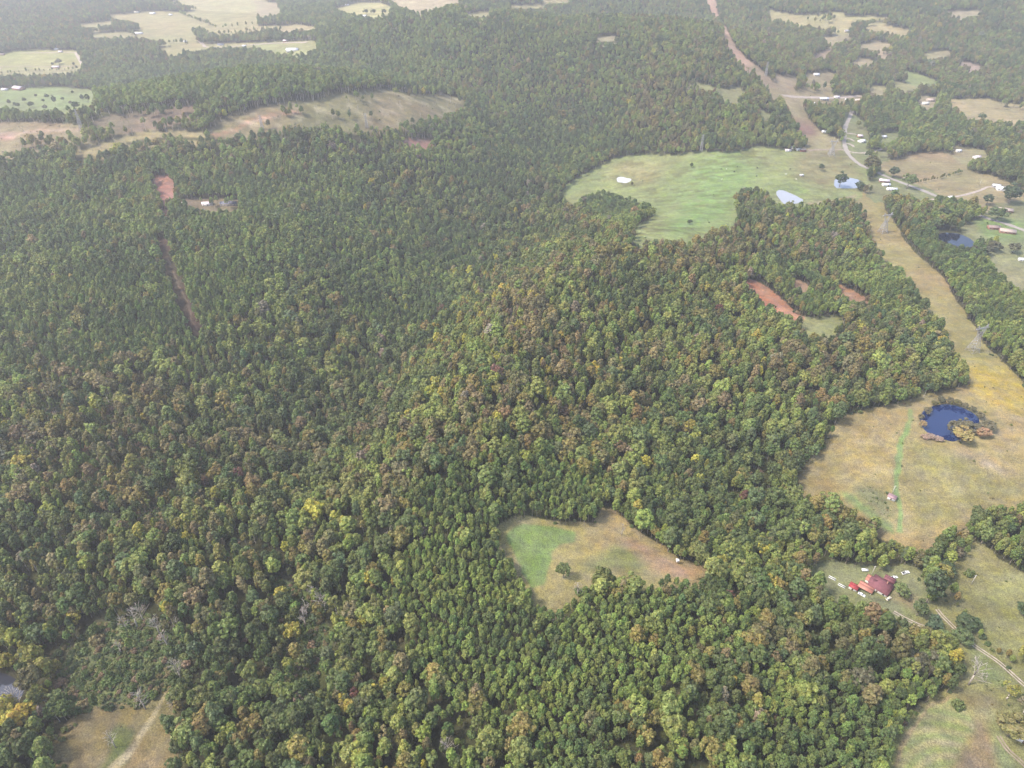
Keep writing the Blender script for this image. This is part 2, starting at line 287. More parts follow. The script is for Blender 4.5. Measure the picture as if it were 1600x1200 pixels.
def leaf_mat(name, trans=.35):
    m = bpy.data.materials.new(name); m.use_nodes = True; t = m.node_tree; t.nodes.clear(); N = t.nodes.new; L = t.links.new
    out = N('ShaderNodeOutputMaterial'); at = N('ShaderNodeAttribute'); at.attribute_type = 'INSTANCER'; at.attribute_name = 'tint'
    ge = N('ShaderNodeNewGeometry'); mr = N('ShaderNodeMapRange'); mr.inputs[3].default_value = .62; mr.inputs[4].default_value = 1.42
    L(ge.outputs['Random Per Island'], mr.inputs[0])
    tc = N('ShaderNodeTexCoord'); no = N('ShaderNodeTexNoise'); no.inputs['Scale'].default_value = .45; no.inputs['Detail'].default_value = 2
    L(tc.outputs['Object'], no.inputs['Vector'])
    hs = N('ShaderNodeHueSaturation'); mr2 = N('ShaderNodeMapRange'); mr2.inputs[1].default_value = .3; mr2.inputs[2].default_value = .7; mr2.inputs[3].default_value = .475; mr2.inputs[4].default_value = .525
    L(no.outputs[0], mr2.inputs[0]); L(mr2.outputs[0], hs.inputs['Hue']); L(mr.outputs[0], hs.inputs['Value']); L(at.outputs['Color'], hs.inputs['Color'])
    pb = N('ShaderNodeBsdfPrincipled'); pb.inputs['Roughness'].default_value = .55; pb.inputs['Specular IOR Level'].default_value = .35
    tr = N('ShaderNodeBsdfTranslucent'); mx = N('ShaderNodeMixShader'); mx.inputs[0].default_value = trans
    L(hs.outputs[0], pb.inputs['Base Color']); L(hs.outputs[0], tr.inputs[0]); L(pb.outputs[0], mx.inputs[1]); L(tr.outputs[0], mx.inputs[2]); L(mx.outputs[0], out.inputs[0])
    return m
LEAF = leaf_mat('leaves'); NEED = leaf_mat('needles', .25)
BARK = weathered('bark', (.20, .165, .13), .9, 1.5, .35); BARK_P = weathered('pale_bark', (.42, .37, .32), .9, 1.5, .3)

def ground_mat():
    m = bpy.data.materials.new('ground_cover'); m.use_nodes = True; t = m.node_tree; N = t.nodes.new; L = t.links.new
    b = t.nodes['Principled BSDF']; b.inputs['Roughness'].default_value = .95; b.inputs['Specular IOR Level'].default_value = .1
    at = N('ShaderNodeAttribute'); at.attribute_name = 'cover'; tc = N('ShaderNodeTexCoord')
    def noise(sc_, det, lo, hi, a, c, stretch=None):
        n = N('ShaderNodeTexNoise'); n.inputs['Scale'].default_value = sc_; n.inputs['Detail'].default_value = det; n.inputs['Roughness'].default_value = .65
        if stretch:
            mp = N('ShaderNodeMapping'); mp.inputs['Scale'].default_value = stretch; mp.inputs['Rotation'].default_value = (0, 0, .3); L(tc.outputs['Object'], mp.inputs[0]); L(mp.outputs[0], n.inputs['Vector'])
        else: L(tc.outputs['Object'], n.inputs['Vector'])
        r = N('ShaderNodeMapRange'); r.inputs[1].default_value = lo; r.inputs[2].default_value = hi; r.inputs[3].default_value = a; r.inputs[4].default_value = c
        L(n.outputs[0], r.inputs[0]); return r.outputs[0]
    def mul(a, c):
        q = N('ShaderNodeMath'); q.operation = 'MULTIPLY'; L(a, q.inputs[0]); L(c, q.inputs[1]); return q.outputs[0]
    val = mul(mul(noise(.035, 4, .3, .7, .78, 1.22), noise(.22, 5, .3, .7, .74, 1.28)), mul(noise(1.3, 3, .3, .7, .52, 1.5), noise(.12, 3, .3, .7, .84, 1.14, (.25, 1.0, 1))))
    hs = N('ShaderNodeHueSaturation'); L(at.outputs['Color'], hs.inputs['Color']); L(val, hs.inputs['Value']); L(noise(.06, 5, .3, .7, .489, .514), hs.inputs['Hue']); L(noise(.11, 3, .3, .7, .8, 1.15), hs.inputs['Saturation'])
    L(hs.outputs[0], b.inputs['Base Color'])
    bp = N('ShaderNodeBump'); bp.inputs['Strength'].default_value = .6; bp.inputs['Distance'].default_value = .5
    n3 = N('ShaderNodeTexNoise'); n3.inputs['Scale'].default_value = .9; n3.inputs['Detail'].default_value = 5; L(tc.outputs['Object'], n3.inputs['Vector']); L(n3.outputs[0], bp.inputs['Height']); L(bp.outputs[0], b.inputs['Normal'])
    return m
GROUND = ground_mat()

# ------------------------------------------------------------------ mesh helpers
def mesh_np(name, V, faces, mats, mi=None, smooth=False):
    me = bpy.data.meshes.new(name); V = np.asarray(V, np.float32)
    nf = len(faces)
    if isinstance(faces, np.ndarray):
        k = faces.shape[1]; tot = np.full(nf, k, np.int32); idx = faces.astype(np.int32).ravel()
    else:
        tot = np.array([len(f) for f in faces], np.int32); idx = np.array([i for f in faces for i in f], np.int32)
    me.vertices.add(len(V)); me.vertices.foreach_set('co', V.ravel())
    me.loops.add(len(idx)); me.loops.foreach_set('vertex_index', idx)
    st = np.concatenate(([0], np.cumsum(tot)[:-1])).astype(np.int32)
    me.polygons.add(nf); me.polygons.foreach_set('loop_start', st); me.polygons.foreach_set('loop_total', tot)
    if mi is not None: me.polygons.foreach_set('material_index', np.asarray(mi, np.int32))
    if smooth: me.polygons.foreach_set('use_smooth', np.ones(nf, bool))
    for m in (mats if isinstance(mats, (list, tuple)) else [mats]): me.materials.append(m)
    me.update(calc_edges=True); me.validate()
    return me
def link(name, me, parent=None):
    o = bpy.data.objects.new(name, me); C.objects.link(o)
    if parent is not None: o.parent = parent
    return o
def tag(o, label=None, cat=None, group=None, kind=None):
    if label: o['label'] = label
    if cat: o['category'] = cat
    if group: o['group'] = group
    if kind: o['kind'] = kind
    return o
def thing(name, loc, rz, label, cat, group=None):
    o = bpy.data.objects.new(name, None); C.objects.link(o); o.location = loc; o.rotation_euler = (0, 0, rz); o.empty_display_size = 1
    return tag(o, label, cat, group)
class MB:
    def __init__(s): s.v = []; s.f = []
    def add(s, V, Fc):
        n = len(s.v); s.v += [tuple(p) for p in V]; s.f += [tuple(i + n for i in f) for f in Fc]
    def box(s, x0, x1, y0, y1, z0, z1):
        s.add([(x0,y0,z0),(x1,y0,z0),(x1,y1,z0),(x0,y1,z0),(x0,y0,z1),(x1,y0,z1),(x1,y1,z1),(x0,y1,z1)],
              [(3,2,1,0),(4,5,6,7),(0,1,5,4),(1,2,6,5),(2,3,7,6),(3,0,4,7)])
    def tube(s, a, b, r0, r1=None, n=6, caps=True):
        a = Vector(a); b = Vector(b); r1 = r0 if r1 is None else r1; d = (b - a).normalized()
        x = d.orthogonal().normalized(); y = d.cross(x); V = []
        for p, r in ((a, r0), (b, r1)):
            for i in range(n):
                t = 2 * math.pi * i / n; V.append(p + x * math.cos(t) * r + y * math.sin(t) * r)
        Fc = [(i, (i + 1) % n, n + (i + 1) % n, n + i) for i in range(n)]
        if caps: Fc += [tuple(range(n))[::-1], tuple(range(n, 2 * n))]
        s.add(V, Fc)
    def prism(s, prof, y0, y1):                    # profile in x-z, extruded along y
        n = len(prof); V = [(x, y0, z) for x, z in prof] + [(x, y1, z) for x, z in prof]
        s.add(V, [tuple(range(n)), tuple(range(2 * n - 1, n - 1, -1))] + [(i, n + i, n + (i + 1) % n, (i + 1) % n) for i in range(n)])
    def mesh(s, name, m): return mesh_np(name, s.v, s.f, m)
    def build(s, name, m, parent=None): return link(name, s.mesh(name, m), parent)

# ------------------------------------------------------------------ terrain sheet
us = np.arange(-420, 2021, 2.3); vs = np.concatenate((np.arange(-178, -60, 4.0), np.arange(-60, 1420, 2.3)))
UU, VV = np.meshgrid(us, vs)
X, Y = plane_hit(UU, VV); X = X.ravel(); Y = Y.ravel(); Z = relief(X, Y)
def paint(X, Y, Z):
    u0, v0, d = project(X, Y, Z); u, v = jit(X, Y, u0, v0, d, 1.2); u2, v2, _ = project(X, Y, Z + 11)
    n1 = vnoise(X, Y, 14, 8)[:, None]; n2 = vnoise(X, Y, 40, 9)[:, None]
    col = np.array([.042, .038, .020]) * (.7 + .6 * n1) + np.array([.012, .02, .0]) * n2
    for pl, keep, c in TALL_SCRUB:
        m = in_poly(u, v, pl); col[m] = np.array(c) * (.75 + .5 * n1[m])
    om = np.zeros(u.shape, bool)
    for pl, c in OPEN:
        k4 = 5.0 * F / d; m = in_poly(u, v, pl) | in_poly(u2, v2, pl)
        if np.any(m): m = m | in_poly(u + k4, v, pl) | in_poly(u - k4, v, pl) | in_poly(u + k4 * .5, v + k4 * .5, pl) | in_poly(u - k4 * .5, v + k4 * .5, pl)
        om |= m
        k = (vnoise(X, Y, 30, 11)[m] - .5)[:, None]
        col[m] = np.array(c) * (1 + .25 * k) + np.array([-.03, .015, -.01]) * (vnoise(X, Y, 55, 12)[m] - .4)[:, None]
    for pl, c, soft in PATCH:
        ms = np.zeros(u.shape)
        for a, b in ((0, 0), (1, 0), (-1, 0), (0, .7), (0, -.7), (.6, .5), (-.6, .5), (.6, -.5), (-.6, -.5)):
            ms += in_poly(u + a * soft, v + b * soft, pl)
        ms = ms / 9; ms = ms * np.clip(.55 + .9 * vnoise(X, Y, 8, 21), 0, 1) if soft > 5 else ms
        ms = (ms * om)[:, None]; col = col * (1 - ms) + np.array(c) * ms
    # reddish worn rim where meadow meets wood
    # mowing swaths in the striped field
    m = in_poly(u, v, PATCH[13][0])
    cx, cy, _ = on_ground(1560, 1330)
    rr = np.hypot((X[m] - cx) * 1.0, (Y[m] - cy) * .8)
    s = .5 + .5 * np.sin(rr * 1.05 + 1.2 * vnoise(X[m], Y[m], 18, 31)); s = s * (.4 + .6 * vnoise(X[m], Y[m], 9, 32))
    col[m] = col[m] * (1 - .75 * s[:, None]) + np.array([.38, .31, .165]) * .75 * s[:, None]
    # tussocks in the big pasture
    m = in_poly(u, v, OPEN[6][0]); tz = (vnoise(X[m] * .45, Y[m], 7, 41) > .6) * .4 * vnoise(X[m], Y[m], 60, 42)
    col[m] *= (1 - tz)[:, None]; col[m, 0] += .05 * tz
    # ruts and slash in the clear-cut
    m = in_poly(u, v, CUT_A[0]); q = vnoise(X[m] * .5 + Y[m] * .2, Y[m], 9, 51)
    col[m] = col[m] * (.75 + .5 * q)[:, None]; col[m] += ((q > .72) * .08)[:, None] * np.array([1, .8, .7])
    return np.clip(col * np.where(om, .64, 1)[:, None], .01, .8)
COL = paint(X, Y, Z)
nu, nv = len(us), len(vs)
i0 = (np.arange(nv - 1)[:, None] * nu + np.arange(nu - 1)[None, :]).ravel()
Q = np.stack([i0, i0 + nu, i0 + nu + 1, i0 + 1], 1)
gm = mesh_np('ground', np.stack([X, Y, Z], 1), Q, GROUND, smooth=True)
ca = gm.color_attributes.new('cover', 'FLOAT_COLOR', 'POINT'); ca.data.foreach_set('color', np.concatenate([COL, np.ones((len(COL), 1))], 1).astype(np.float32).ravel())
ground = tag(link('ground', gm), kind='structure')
fg = MB(); fg.box(-14000, 14000, -6000, 20000, -46, -45); far = fg.build('far_ground', weathered('far_woodland_floor', (.06, .075, .035), .95, .01, .3)); tag(far, kind='structure')

# ------------------------------------------------------------------ water
def chaikin(P, n=2):
    for _ in range(n):
        Qn = []
        for i in range(len(P)):
            a = P[i]; b = P[(i + 1) % len(P)]
            Qn += [(a[0] * .75 + b[0] * .25, a[1] * .75 + b[1] * .25), (a[0] * .25 + b[0] * .75, a[1] * .25 + b[1] * .75)]
        P = Qn
    return P
def water_mat(name, col, rough=.06, bump=.03):
    m = mat(name, col, rough, .5); t = m.node_tree; b = t.nodes['Principled BSDF']; b.inputs['IOR'].default_value = 1.5; b.inputs['Specular IOR Level'].default_value = .9
    tc = t.nodes.new('ShaderNodeTexCoord'); n = t.nodes.new('ShaderNodeTexNoise'); n.inputs['Scale'].default_value = 1.1; n.inputs['Detail'].default_value = 3
    bp = t.nodes.new('ShaderNodeBump'); bp.inputs['Strength'].default_value = bump; t.links.new(tc.outputs['Object'], n.inputs[0]); t.links.new(n.outputs[0], bp.inputs['Height']); t.links.new(bp.outputs[0], b.inputs['Normal'])
    return m
for k, (pl, col) in POND_PX.items():
    z = POND_LEVEL[k]; pts = [(*plane_hit(a, b, z), z + .12) for a, b in chaikin(pl, 1 if k in ('wedge', 'pale', 'lane') else 2)]
    me = mesh_np('pond_water', pts, [tuple(range(len(pts)))[::-1]], water_mat('water_' + k, col)); o = link('pond_water', me); tag(o, kind='structure')
    if me.polygons[0].normal.z < 0: me.flip_normals()

# ------------------------------------------------------------------ roads and tracks
def densify(P, n=6):
    out = []
    for i in range(len(P) - 1):
        p0 = P[max(i - 1, 0)]; p1 = P[i]; p2 = P[i + 1]; p3 = P[min(i + 2, len(P) - 1)]
        for j in range(n):
            t = j / n
            out.append(tuple(.5 * ((2 * p1[k]) + (-p0[k] + p2[k]) * t + (2 * p0[k] - 5 * p1[k] + 4 * p2[k] - p3[k]) * t * t + (-p0[k] + 3 * p1[k] - 3 * p2[k] + p3[k]) * t ** 3) for k in (0, 1)))
    return out + [P[-1]]
def ribbon(name, px, width, m, off=0.0, lift=.14):
    W = [on_ground(u, v) for u, v in px]; P = densify([(p[0], p[1]) for p in W]); V = []
    for i, (x, y) in enumerate(P):
        x0, y0 = P[max(i - 1, 0)]; x1, y1 = P[min(i + 1, len(P) - 1)]; dx, dy = x1 - x0, y1 - y0; l = math.hypot(dx, dy) or 1; nx, ny = -dy / l, dx / l
        wv = width * (.75 + .5 * random.random()) / 2
        for s in (-1, 0, 1):
            a, b = x + nx * (off + s * wv), y + ny * (off + s * wv); V.append((a, b, float(relief(a, b)) + lift))
    Fc = []
    for i in range(len(P) - 1):
        for j in (0, 1): Fc.append((i * 3 + j, i * 3 + j + 1, i * 3 + j + 4, i * 3 + j + 3))
    me = mesh_np(name, V, [f[::-1] for f in Fc], m); o = link(name, me); tag(o, kind='structure')
    if me.polygons[0].normal.z < 0: me.flip_normals()
    return o
ASPH = weathered('worn_road', (.28, .245, .21), .9, .5, .12); GRAV = weathered('pale_gravel', (.33, .27, .225), .95, .35, .35); DIRT = weathered('track_dirt', (.24, .185, .14), .95, .35, .35)
ribbon('road', [(1332,172),(1328,182),(1322,196),(1319,208),(1319,222),(1323,236),(1331,247),(1345,258),(1365,267),(1385,276),(1410,286),(1440,297),(1475,312),(1515,330),(1545,342),(1570,349),(1600,360),(1660,380)], 7.5, ASPH, lift=.2)
ribbon('drive', [(1440,313),(1460,312),(1500,306),(1530,298),(1545,292),(1560,294)], 4.5, GRAV, lift=.2)
ribbon('drive', [(1323,236),(1340,239),(1360,238),(1378,233)], 4, GRAV, lift=.2)
ribbon('drive', [(1319,208),(1330,209),(1338,210)], 4, GRAV, lift=.2); ribbon('drive', [(1319,216),(1328,217),(1335,221)], 4, GRAV, lift=.2); ribbon('drive', [(1320,224),(1330,226),(1334,230)], 4, GRAV, lift=.2)
ribbon('road', [(1222,149),(1250,152),(1290,153),(1330,151),(1345,150)], 8, GRAV, lift=.25)
ribbon('road', [(1262,235),(1285,234),(1318,234)], 5, DIRT, lift=.2)
ribbon('road', [(-40,112),(0,108),(0,104),(60,104),(126,103)], 5, DIRT, lift=.25); ribbon('drive', [(118,82),(122,90),(130,104)], 6, GRAV, lift=.25)
ribbon('road', [(30,83),(80,82),(118,82)], 5, GRAV, lift=.25); ribbon('road', [(310,62),(318,70),(330,74),(420,68),(480,66)], 7, GRAV, lift=.25)
LANE = [(1464,952),(1472,962),(1484,974),(1498,988),(1510,999),(1524,1010),(1542,1022),(1562,1036),(1580,1052),(1600,1070),(1650,1112)]
for s in (-1, 1): ribbon('dirt_track', LANE, .75, GRAV, s * .85)
DRV = [(1396,956),(1412,965),(1430,974),(1448,981),(1464,989),(1478,994)]
for s in (-1, 1): ribbon('dirt_track', DRV, .7, GRAV, s * .85)
for s in (-1, 1): ribbon('dirt_track', [(1560,1150),(1575,1172),(1600,1195),(1640,1240)], .8, DIRT, s * .8)

# ------------------------------------------------------------------ tree shapes
def quads(cen, nrm, size, asp=1.0):
    n = len(cen); nrm = nrm / (np.linalg.norm(nrm, axis=1)[:, None] + 1e-9)
    r = rng.normal(size=(n, 3)); t = np.cross(nrm, r); t /= np.linalg.norm(t, axis=1)[:, None] + 1e-9; b = np.cross(nrm, t)
    s = np.asarray(size)[:, None] * .5; tt = t * s * asp; bb = b * s / asp
    j = lambda: 1 + rng.uniform(-.35, .35, (n, 1))
    P = np.stack([cen - tt * j() - bb * j(), cen + tt * j() - bb * j(), cen + tt * j() + bb * j(), cen - tt * j() + bb * j()], 1)
    return P.reshape(-1, 3)
def crown_pts(kind, h, rad, seed, nleaf=1.0):
    global rng
    rng = np.random.default_rng(seed); cs = []; 
    if kind == 'broad':
        cz, rz = h * .64, h * .34; n = 34
        for i in range(n):
            ph = math.acos(1 - 1.72 * (i + .5) / n); th = i * 2.399963 + rng.uniform(-.3, .3); k = rng.uniform(.62, .86)
            k *= 1 + .22 * math.sin(2 * th + seed) + .16 * math.sin(3 * th + 2 * seed)
            if rng.uniform() < .1: continue
            cs.append((math.sin(ph) * math.cos(th) * rad * k, math.sin(ph) * math.sin(th) * rad * k, cz + math.cos(ph) * rz * k * rng.uniform(.85, 1.1), rng.uniform(.20, .38) * rad))
        leaf, per, asp = .15 * rad + .05, 34, 1.0
    elif kind == 'oval':
        cz, rz = h * .62, h * .37; n = 32
        for i in range(n):
            ph = math.acos(1 - 1.8 * (i + .5) / n); th = i * 2.399963 + rng.uniform(-.3, .3); k = rng.uniform(.62, .88); wd = 1 - .35 * max(0, math.cos(ph))
            cs.append((math.sin(ph) * math.cos(th) * rad * k * wd, math.sin(ph) * math.sin(th) * rad * k * wd, cz + math.cos(ph) * rz * k, rng.uniform(.26, .4) * rad))
        leaf, per, asp = .2 * rad + .05, 30, 1.0
    elif kind == 'pine':
        n = 30
        for i in range(n):
            t = (i + .5) / n; zz = h * (.60 + .38 * t); th = i * 2.399963 + rng.uniform(-.4, .4)
            rr = rad * (1 - t ** 2 * .93) ** .55 * rng.uniform(.5, 1.0) * (.7 + .3 * min(1, t * 4))
            cs.append((math.cos(th) * rr, math.sin(th) * rr, zz - rr * .1, rng.uniform(.24, .36) * rad * (1 - .35 * t)))
        leaf, per, asp = .2 * rad, 28, 1.35
    elif kind == 'tall_pine':
        n = 24
        for i in range(n):
            t = (i + .5) / n; zz = h * (.66 + .32 * t); th = i * 2.399963 + rng.uniform(-.4, .4)
            rr = rad * math.sin(math.pi * min(1, .25 + .75 * t)) ** .7 * rng.uniform(.45, 1.0)
            cs.append((math.cos(th) * rr, math.sin(th) * rr, zz, rng.uniform(.28, .4) * rad))
        leaf, per, asp = .2 * rad, 28, 1.3
    elif kind == 'sparse':
        n = 15
        for i in range(n):
            t = rng.uniform(.35, 1); th = rng.uniform(0, 6.28); rr = rad * rng.uniform(.2, 1) * math.sin(math.pi * (.15 + .75 * t))
            cs.append((math.cos(th) * rr, math.sin(th) * rr, h * (.3 + .67 * t), rng.uniform(.22, .34) * rad))
        leaf, per, asp = .15 * rad, 26, 1.1
    else:                                           # bush
        n = 14
        for i in range(n):
            ph = math.acos(1 - 1.0 * (i + .5) / n); th = i * 2.399963 + rng.uniform(-.3, .3); k = rng.uniform(.4, .85)
            cs.append((math.sin(ph) * math.cos(th) * rad * k, math.sin(ph) * math.sin(th) * rad * k, h * .25 + math.cos(ph) * h * .6 * k, rng.uniform(.28, .42) * rad))
        leaf, per, asp = .2 * rad, 26, 1.0
    per = int(per * nleaf * 1.25); CN = []; NR = []
    axis = np.array([0, 0, h * .55])
    for cx, cy, cz_, cr in cs:
        d = rng.normal(size=(per, 3)); d /= np.linalg.norm(d, axis=1)[:, None]
        o = np.array([cx, cy, cz_]) - axis; o = o / (np.linalg.norm(o) + 1e-6)
        d = d + o * .55 + np.array([0, 0, .25]); d /= np.linalg.norm(d, axis=1)[:, None]
        CN.append(np.array([cx, cy, cz_]) + d * cr * rng.uniform(.65, 1.1, (per, 1))); NR.append(d + rng.normal(size=(per, 3)) * .45)
    CN = np.concatenate(CN); NR = np.concatenate(NR); CN[:, 2] = np.maximum(CN[:, 2], .15)
    P = quads(CN, NR, rng.uniform(.7, 1.35, len(CN)) * leaf, asp)
    return P, np.arange(len(P)).reshape(-1, 4), cs
def trunk_mb(h, rad, cs, limbs=6, top=.9, thick=.22, seed=1):
    b = MB(); rs = random.Random(seed); p = Vector((0, 0, -1.0)); k = 5
    pts = [Vector((0, 0, -1.0))] + [Vector((rs.uniform(-.25, .25), rs.uniform(-.25, .25), h * top * (i + 1) / k)) for i in range(k)]
    for i in range(k): b.tube(pts[i], pts[i + 1], thick * (1.25 - i / k), thick * (1.25 - (i + 1) / k) * .98 + .01, 6)
    for c in rs.sample(cs, min(limbs, len(cs))):
        z0 = max(h * .3, c[2] - math.hypot(c[0], c[1]) * .8 - 1); z0 = min(z0, h * top * .95)
        b.tube((0, 0, z0), (c[0] * .95, c[1] * .95, c[2]), thick * .42, thick * .12, 5)
    return b
PROTO = {}
protos = bpy.data.collections.new('tree_kinds')     # source shapes of the far woods, not linked to the scene itself
def make_proto(key, kind, h, rad, seed, leaf=LEAF, bark=BARK, limbs=6, nleaf=1.0, thick=.22):
    P, Q_, cs = crown_pts(kind, h, rad, seed, nleaf); tb = trunk_mb(h, rad, cs, limbs, .93 if kind != 'bush' else .5, thick, seed)
    crown = mesh_np(key + '_crown', P, Q_, leaf); trunk = tb.mesh(key + '_trunk', bark)
    n = len(P); allv = np.concatenate([P, np.array(tb.v)]); fc = [tuple(f) for f in Q_] + [tuple(i + n for i in f) for f in tb.f]
    both = mesh_np(key, allv, fc, [leaf, bark], [0] * len(Q_) + [1] * len(tb.f))
    PROTO[key] = dict(crown=crown, trunk=trunk, both=both, h=h, r=rad)
    return key
KB = [make_proto(f'broad{i}', 'broad', 16.5, 4.4, 10 + i) for i in range(4)] + [make_proto(f'oval{i}', 'oval', 18, 3.2, 20 + i) for i in range(3)]
KS = [make_proto(f'thin{i}', 'sparse', 15, 3.0, 30 + i, limbs=10, bark=BARK_P, thick=.2) for i in range(2)]
KP = [make_proto(f'pine{i}', 'pine', 15.5, 2.75, 40 + i, NEED) for i in range(3)] + [make_proto('pinetall0', 'tall_pine', 20, 2.8, 50, NEED, BARK_P, thick=.2)]
KU = [make_proto(f'bush{i}', 'bush', 2.6, 1.9, 60 + i, limbs=4, thick=.08) for i in range(3)]

# ------------------------------------------------------------------ where trees stand
def grid_pts(y0, y1, s):
    xs, ys = [], []
    y = y0; row = 0
    while y < y1:
        half = (y * cT + H * sT) * .98 * (1050 / F) ; x = np.arange(-half, half, s) + (row % 2) * s * .5
        xs.append(x); ys.append(np.full(len(x), y)); y += s * .866; row += 1
    x = np.concatenate(xs); y = np.concatenate(ys)
    return x + rng.uniform(-.36, .36, len(x)) * s, y + rng.uniform(-.36, .36, len(y)) * s
rng = np.random.default_rng(11)
gx, gy, gs = [], [], []
for a, b, s in ((20, 700, 3.7), (700, 1300, 5.2), (1300, 2300, 6.6), (2300, 3600, 8.5), (3600, 6000, 15)):
    x, y = grid_pts(a, b, s); gx.append(x); gy.append(y); gs.append(np.full(len(x), s))
gx = np.concatenate(gx); gy = np.concatenate(gy); gs = np.concatenate(gs); gz = relief(gx, gy)
pu, pv, pd = project(gx, gy, gz)
ok = ~open_mask(gx, gy, gz, 13.0)
qq = rng.uniform(size=len(gx))
for cx, cy, ra, rb, k in ((520,184,34,4,.15),(560,160,25,4,.35),(640,151,50,3,.12),(462,180,22,5,.4),(240,181,60,5,.35),(90,229,60,8,.55),(705,162,20,5,.2),(400,201,30,3,.1),(500,165,30,3,.1),(60,200,60,3,.08),(610,186,50,4,.05),(340,322,30,6,.2),(1275,140,16,5,.35),(1320,215,6,20,.0),(1260,225,14,4,.3),(1345,200,8,8,.3),(1285,32,30,5,.12),(1590,170,40,3,.2),(1120,252,60,3,.03)):
    ok |= (((pu - cx) / ra) ** 2 + ((pv - cy) / rb) ** 2 < 1) & (qq < k)
rnd = rng.uniform(size=len(gx))
isp = np.zeros(len(gx), bool); pp = np.full(len(gx), .10)
ju, jv = jit(gx, gy, pu, pv, pd, 8)
for pl, k in PINE: pp[in_poly(ju, jv, pl)] = k
isp = rng.uniform(size=len(gx)) < np.clip(pp + (vnoise(gx, gy, 60, 61) - .5) * .5 * (pp > .2), 0, 1)
# broadleaf trees are wider: thin them out according to the local spacing
keep_b = {3.7: .40, 5.2: .52, 6.6: .80, 8.5: 1.0, 15: 1.0}; keep_p = {3.7: .95, 5.2: 1, 6.6: 1, 8.5: 1, 15: 1}
kb = np.array([keep_b[float(s)] for s in gs]); kp = np.array([keep_p[float(s)] for s in gs])
ok &= np.where(isp, rnd < kp, rnd < kb)
r2 = rng.uniform(size=len(gx))
hu, hv, _ = project(gx, gy, gz + 9)
for pl, k, _ in TALL_SCRUB: ok &= ~((in_poly(ju, jv, pl) | (in_poly(hu, hv, pl) & (k < .3))) & (r2 > k))
gx, gy, gz, gs, isp, pu, pv, pd = [a[ok] for a in (gx, gy, gz, gs, isp, pu, pv, pd)]
# extra rows of trees along lanes, field edges and hedges
ROWS = [([(0,114),(60,109),(124,106)], 9, .55), ([(1432,284),(1470,277),(1504,267)], 4.5, .42), ([(1472,908),(1484,930),(1500,955),(1512,968)], 5, .5), ([(1520,985),(1540,1003),(1560,1020),(1590,1040),(1620,1060)], 5, .55),
        ([(282,20),(340,42),(400,36),(440,30)], 16, .8), ([(1355,245),(1368,258),(1372,270)], 8, .9), ([(340,53),(400,46),(440,45)], 10, .8), ([(1445,640),(1465,631),(1490,631)], 5, .28), ([(1343,290),(1352,300),(1362,297)], 7, .8),
        ([(1578,1090),(1590,1080),(1610,1090)], 7, .7), ([(215,62),(300,68)], 14, .8), ([(150,45),(200,48),(215,56)], 12, .8), ([(1448,862),(1425,868),(1440,880)], 6, .7)]
rx, ry, rs_ = [], [], []
for pl, sp, scl in ROWS:
    W = [on_ground(u, v + 3) for u, v in pl]
    for a, b in zip(W, W[1:]):
        L_ = math.dist(a[:2], b[:2]); n = max(1, int(L_ / sp))
        for i in range(n):
            t = (i + rng.uniform(.1, .9)) / n; rx.append(a[0] + (b[0] - a[0]) * t + rng.uniform(-1, 1)); ry.append(a[1] + (b[1] - a[1]) * t + rng.uniform(-1, 1)); rs_.append(scl * rng.uniform(.75, 1.2))
ne = len(rx); rx = np.array(rx); ry = np.array(ry); rz_ = relief(rx, ry); u, v, d = project(rx, ry, rz_)
ROWSC = np.concatenate([np.ones(len(gx)), np.array(rs_)])
gx = np.concatenate([gx, rx]); gy = np.concatenate([gy, ry]); gz = np.concatenate([gz, rz_]); gs = np.concatenate([gs, np.full(ne, 9.9)]); isp = np.concatenate([isp, np.zeros(ne, bool)])
pu = np.concatenate([pu, u]); pv = np.concatenate([pv, v]); pd = np.concatenate([pd, d])
N = len(gx)
# leaf colours
PAL = dict(mid=(.074,.096,.034), light=(.104,.128,.042), deep=(.050,.068,.027), blue=(.056,.080,.040), olive=(.105,.095,.036), brown=(.086,.082,.044), rust=(.095,.078,.045), tan=(.112,.100,.056), yellow=(.165,.155,.034), lime=(.125,.145,.038), grey=(.115,.105,.09), maroon=(.08,.045,.038))
PALP = dict(pine=(.064,.092,.032), pinel=(.090,.118,.036), pined=(.046,.068,.028))
names = list(PAL) + list(PALP); cols = np.array([PAL[k] for k in PAL] + [PALP[k] for k in PALP])
pb = .01 + .16 * np.clip(vnoise(gx, gy, 45, 77) - .35, 0, 1); py = np.full(N, .012)
for cx, cy, a, b, k in BROWN: pb += k * np.exp(-.5 * (((pu - cx) / a * 1.3) ** 2 + ((pv - cy) / b * 1.3) ** 2)) * (.4 + 1.2 * vnoise(gx, gy, 28, 71))
for cx, cy, a, b, k in YELLOW: py += k * np.exp(-.5 * (((pu - cx) / a * 1.3) ** 2 + ((pv - cy) / b * 1.3) ** 2))
r = rng.uniform(size=N); ci = np.zeros(N, int); gidx = {k: i for i, k in enumerate(names)}
nn = vnoise(gx, gy, 35, 72) + rng.uniform(-.45, .45, N) + np.clip(gz / 140, -.16, .14)  # leaf tone deeper in valleys, lighter on ridges: relief shading put into the colour
ci[:] = gidx['mid']; ci[nn > .72] = gidx['light']; ci[nn < .30] = gidx['deep']; ci[(nn > .5) & (nn < .58)] = gidx['blue']; ci[(nn > .62) & (nn < .72)] = gidx['olive']
m = r < pb; q = rng.uniform(size=N)
ci[m & (q < .5)] = gidx['brown']; ci[m & (q >= .5) & (q < .72)] = gidx['olive']; ci[m & (q >= .72) & (q < .95)] = gidx['tan']; ci[m & (q >= .95)] = gidx['rust']
m = (r > 1 - py); ci[m & (q < .5)] = gidx['yellow']; ci[m & (q >= .5)] = gidx['lime']
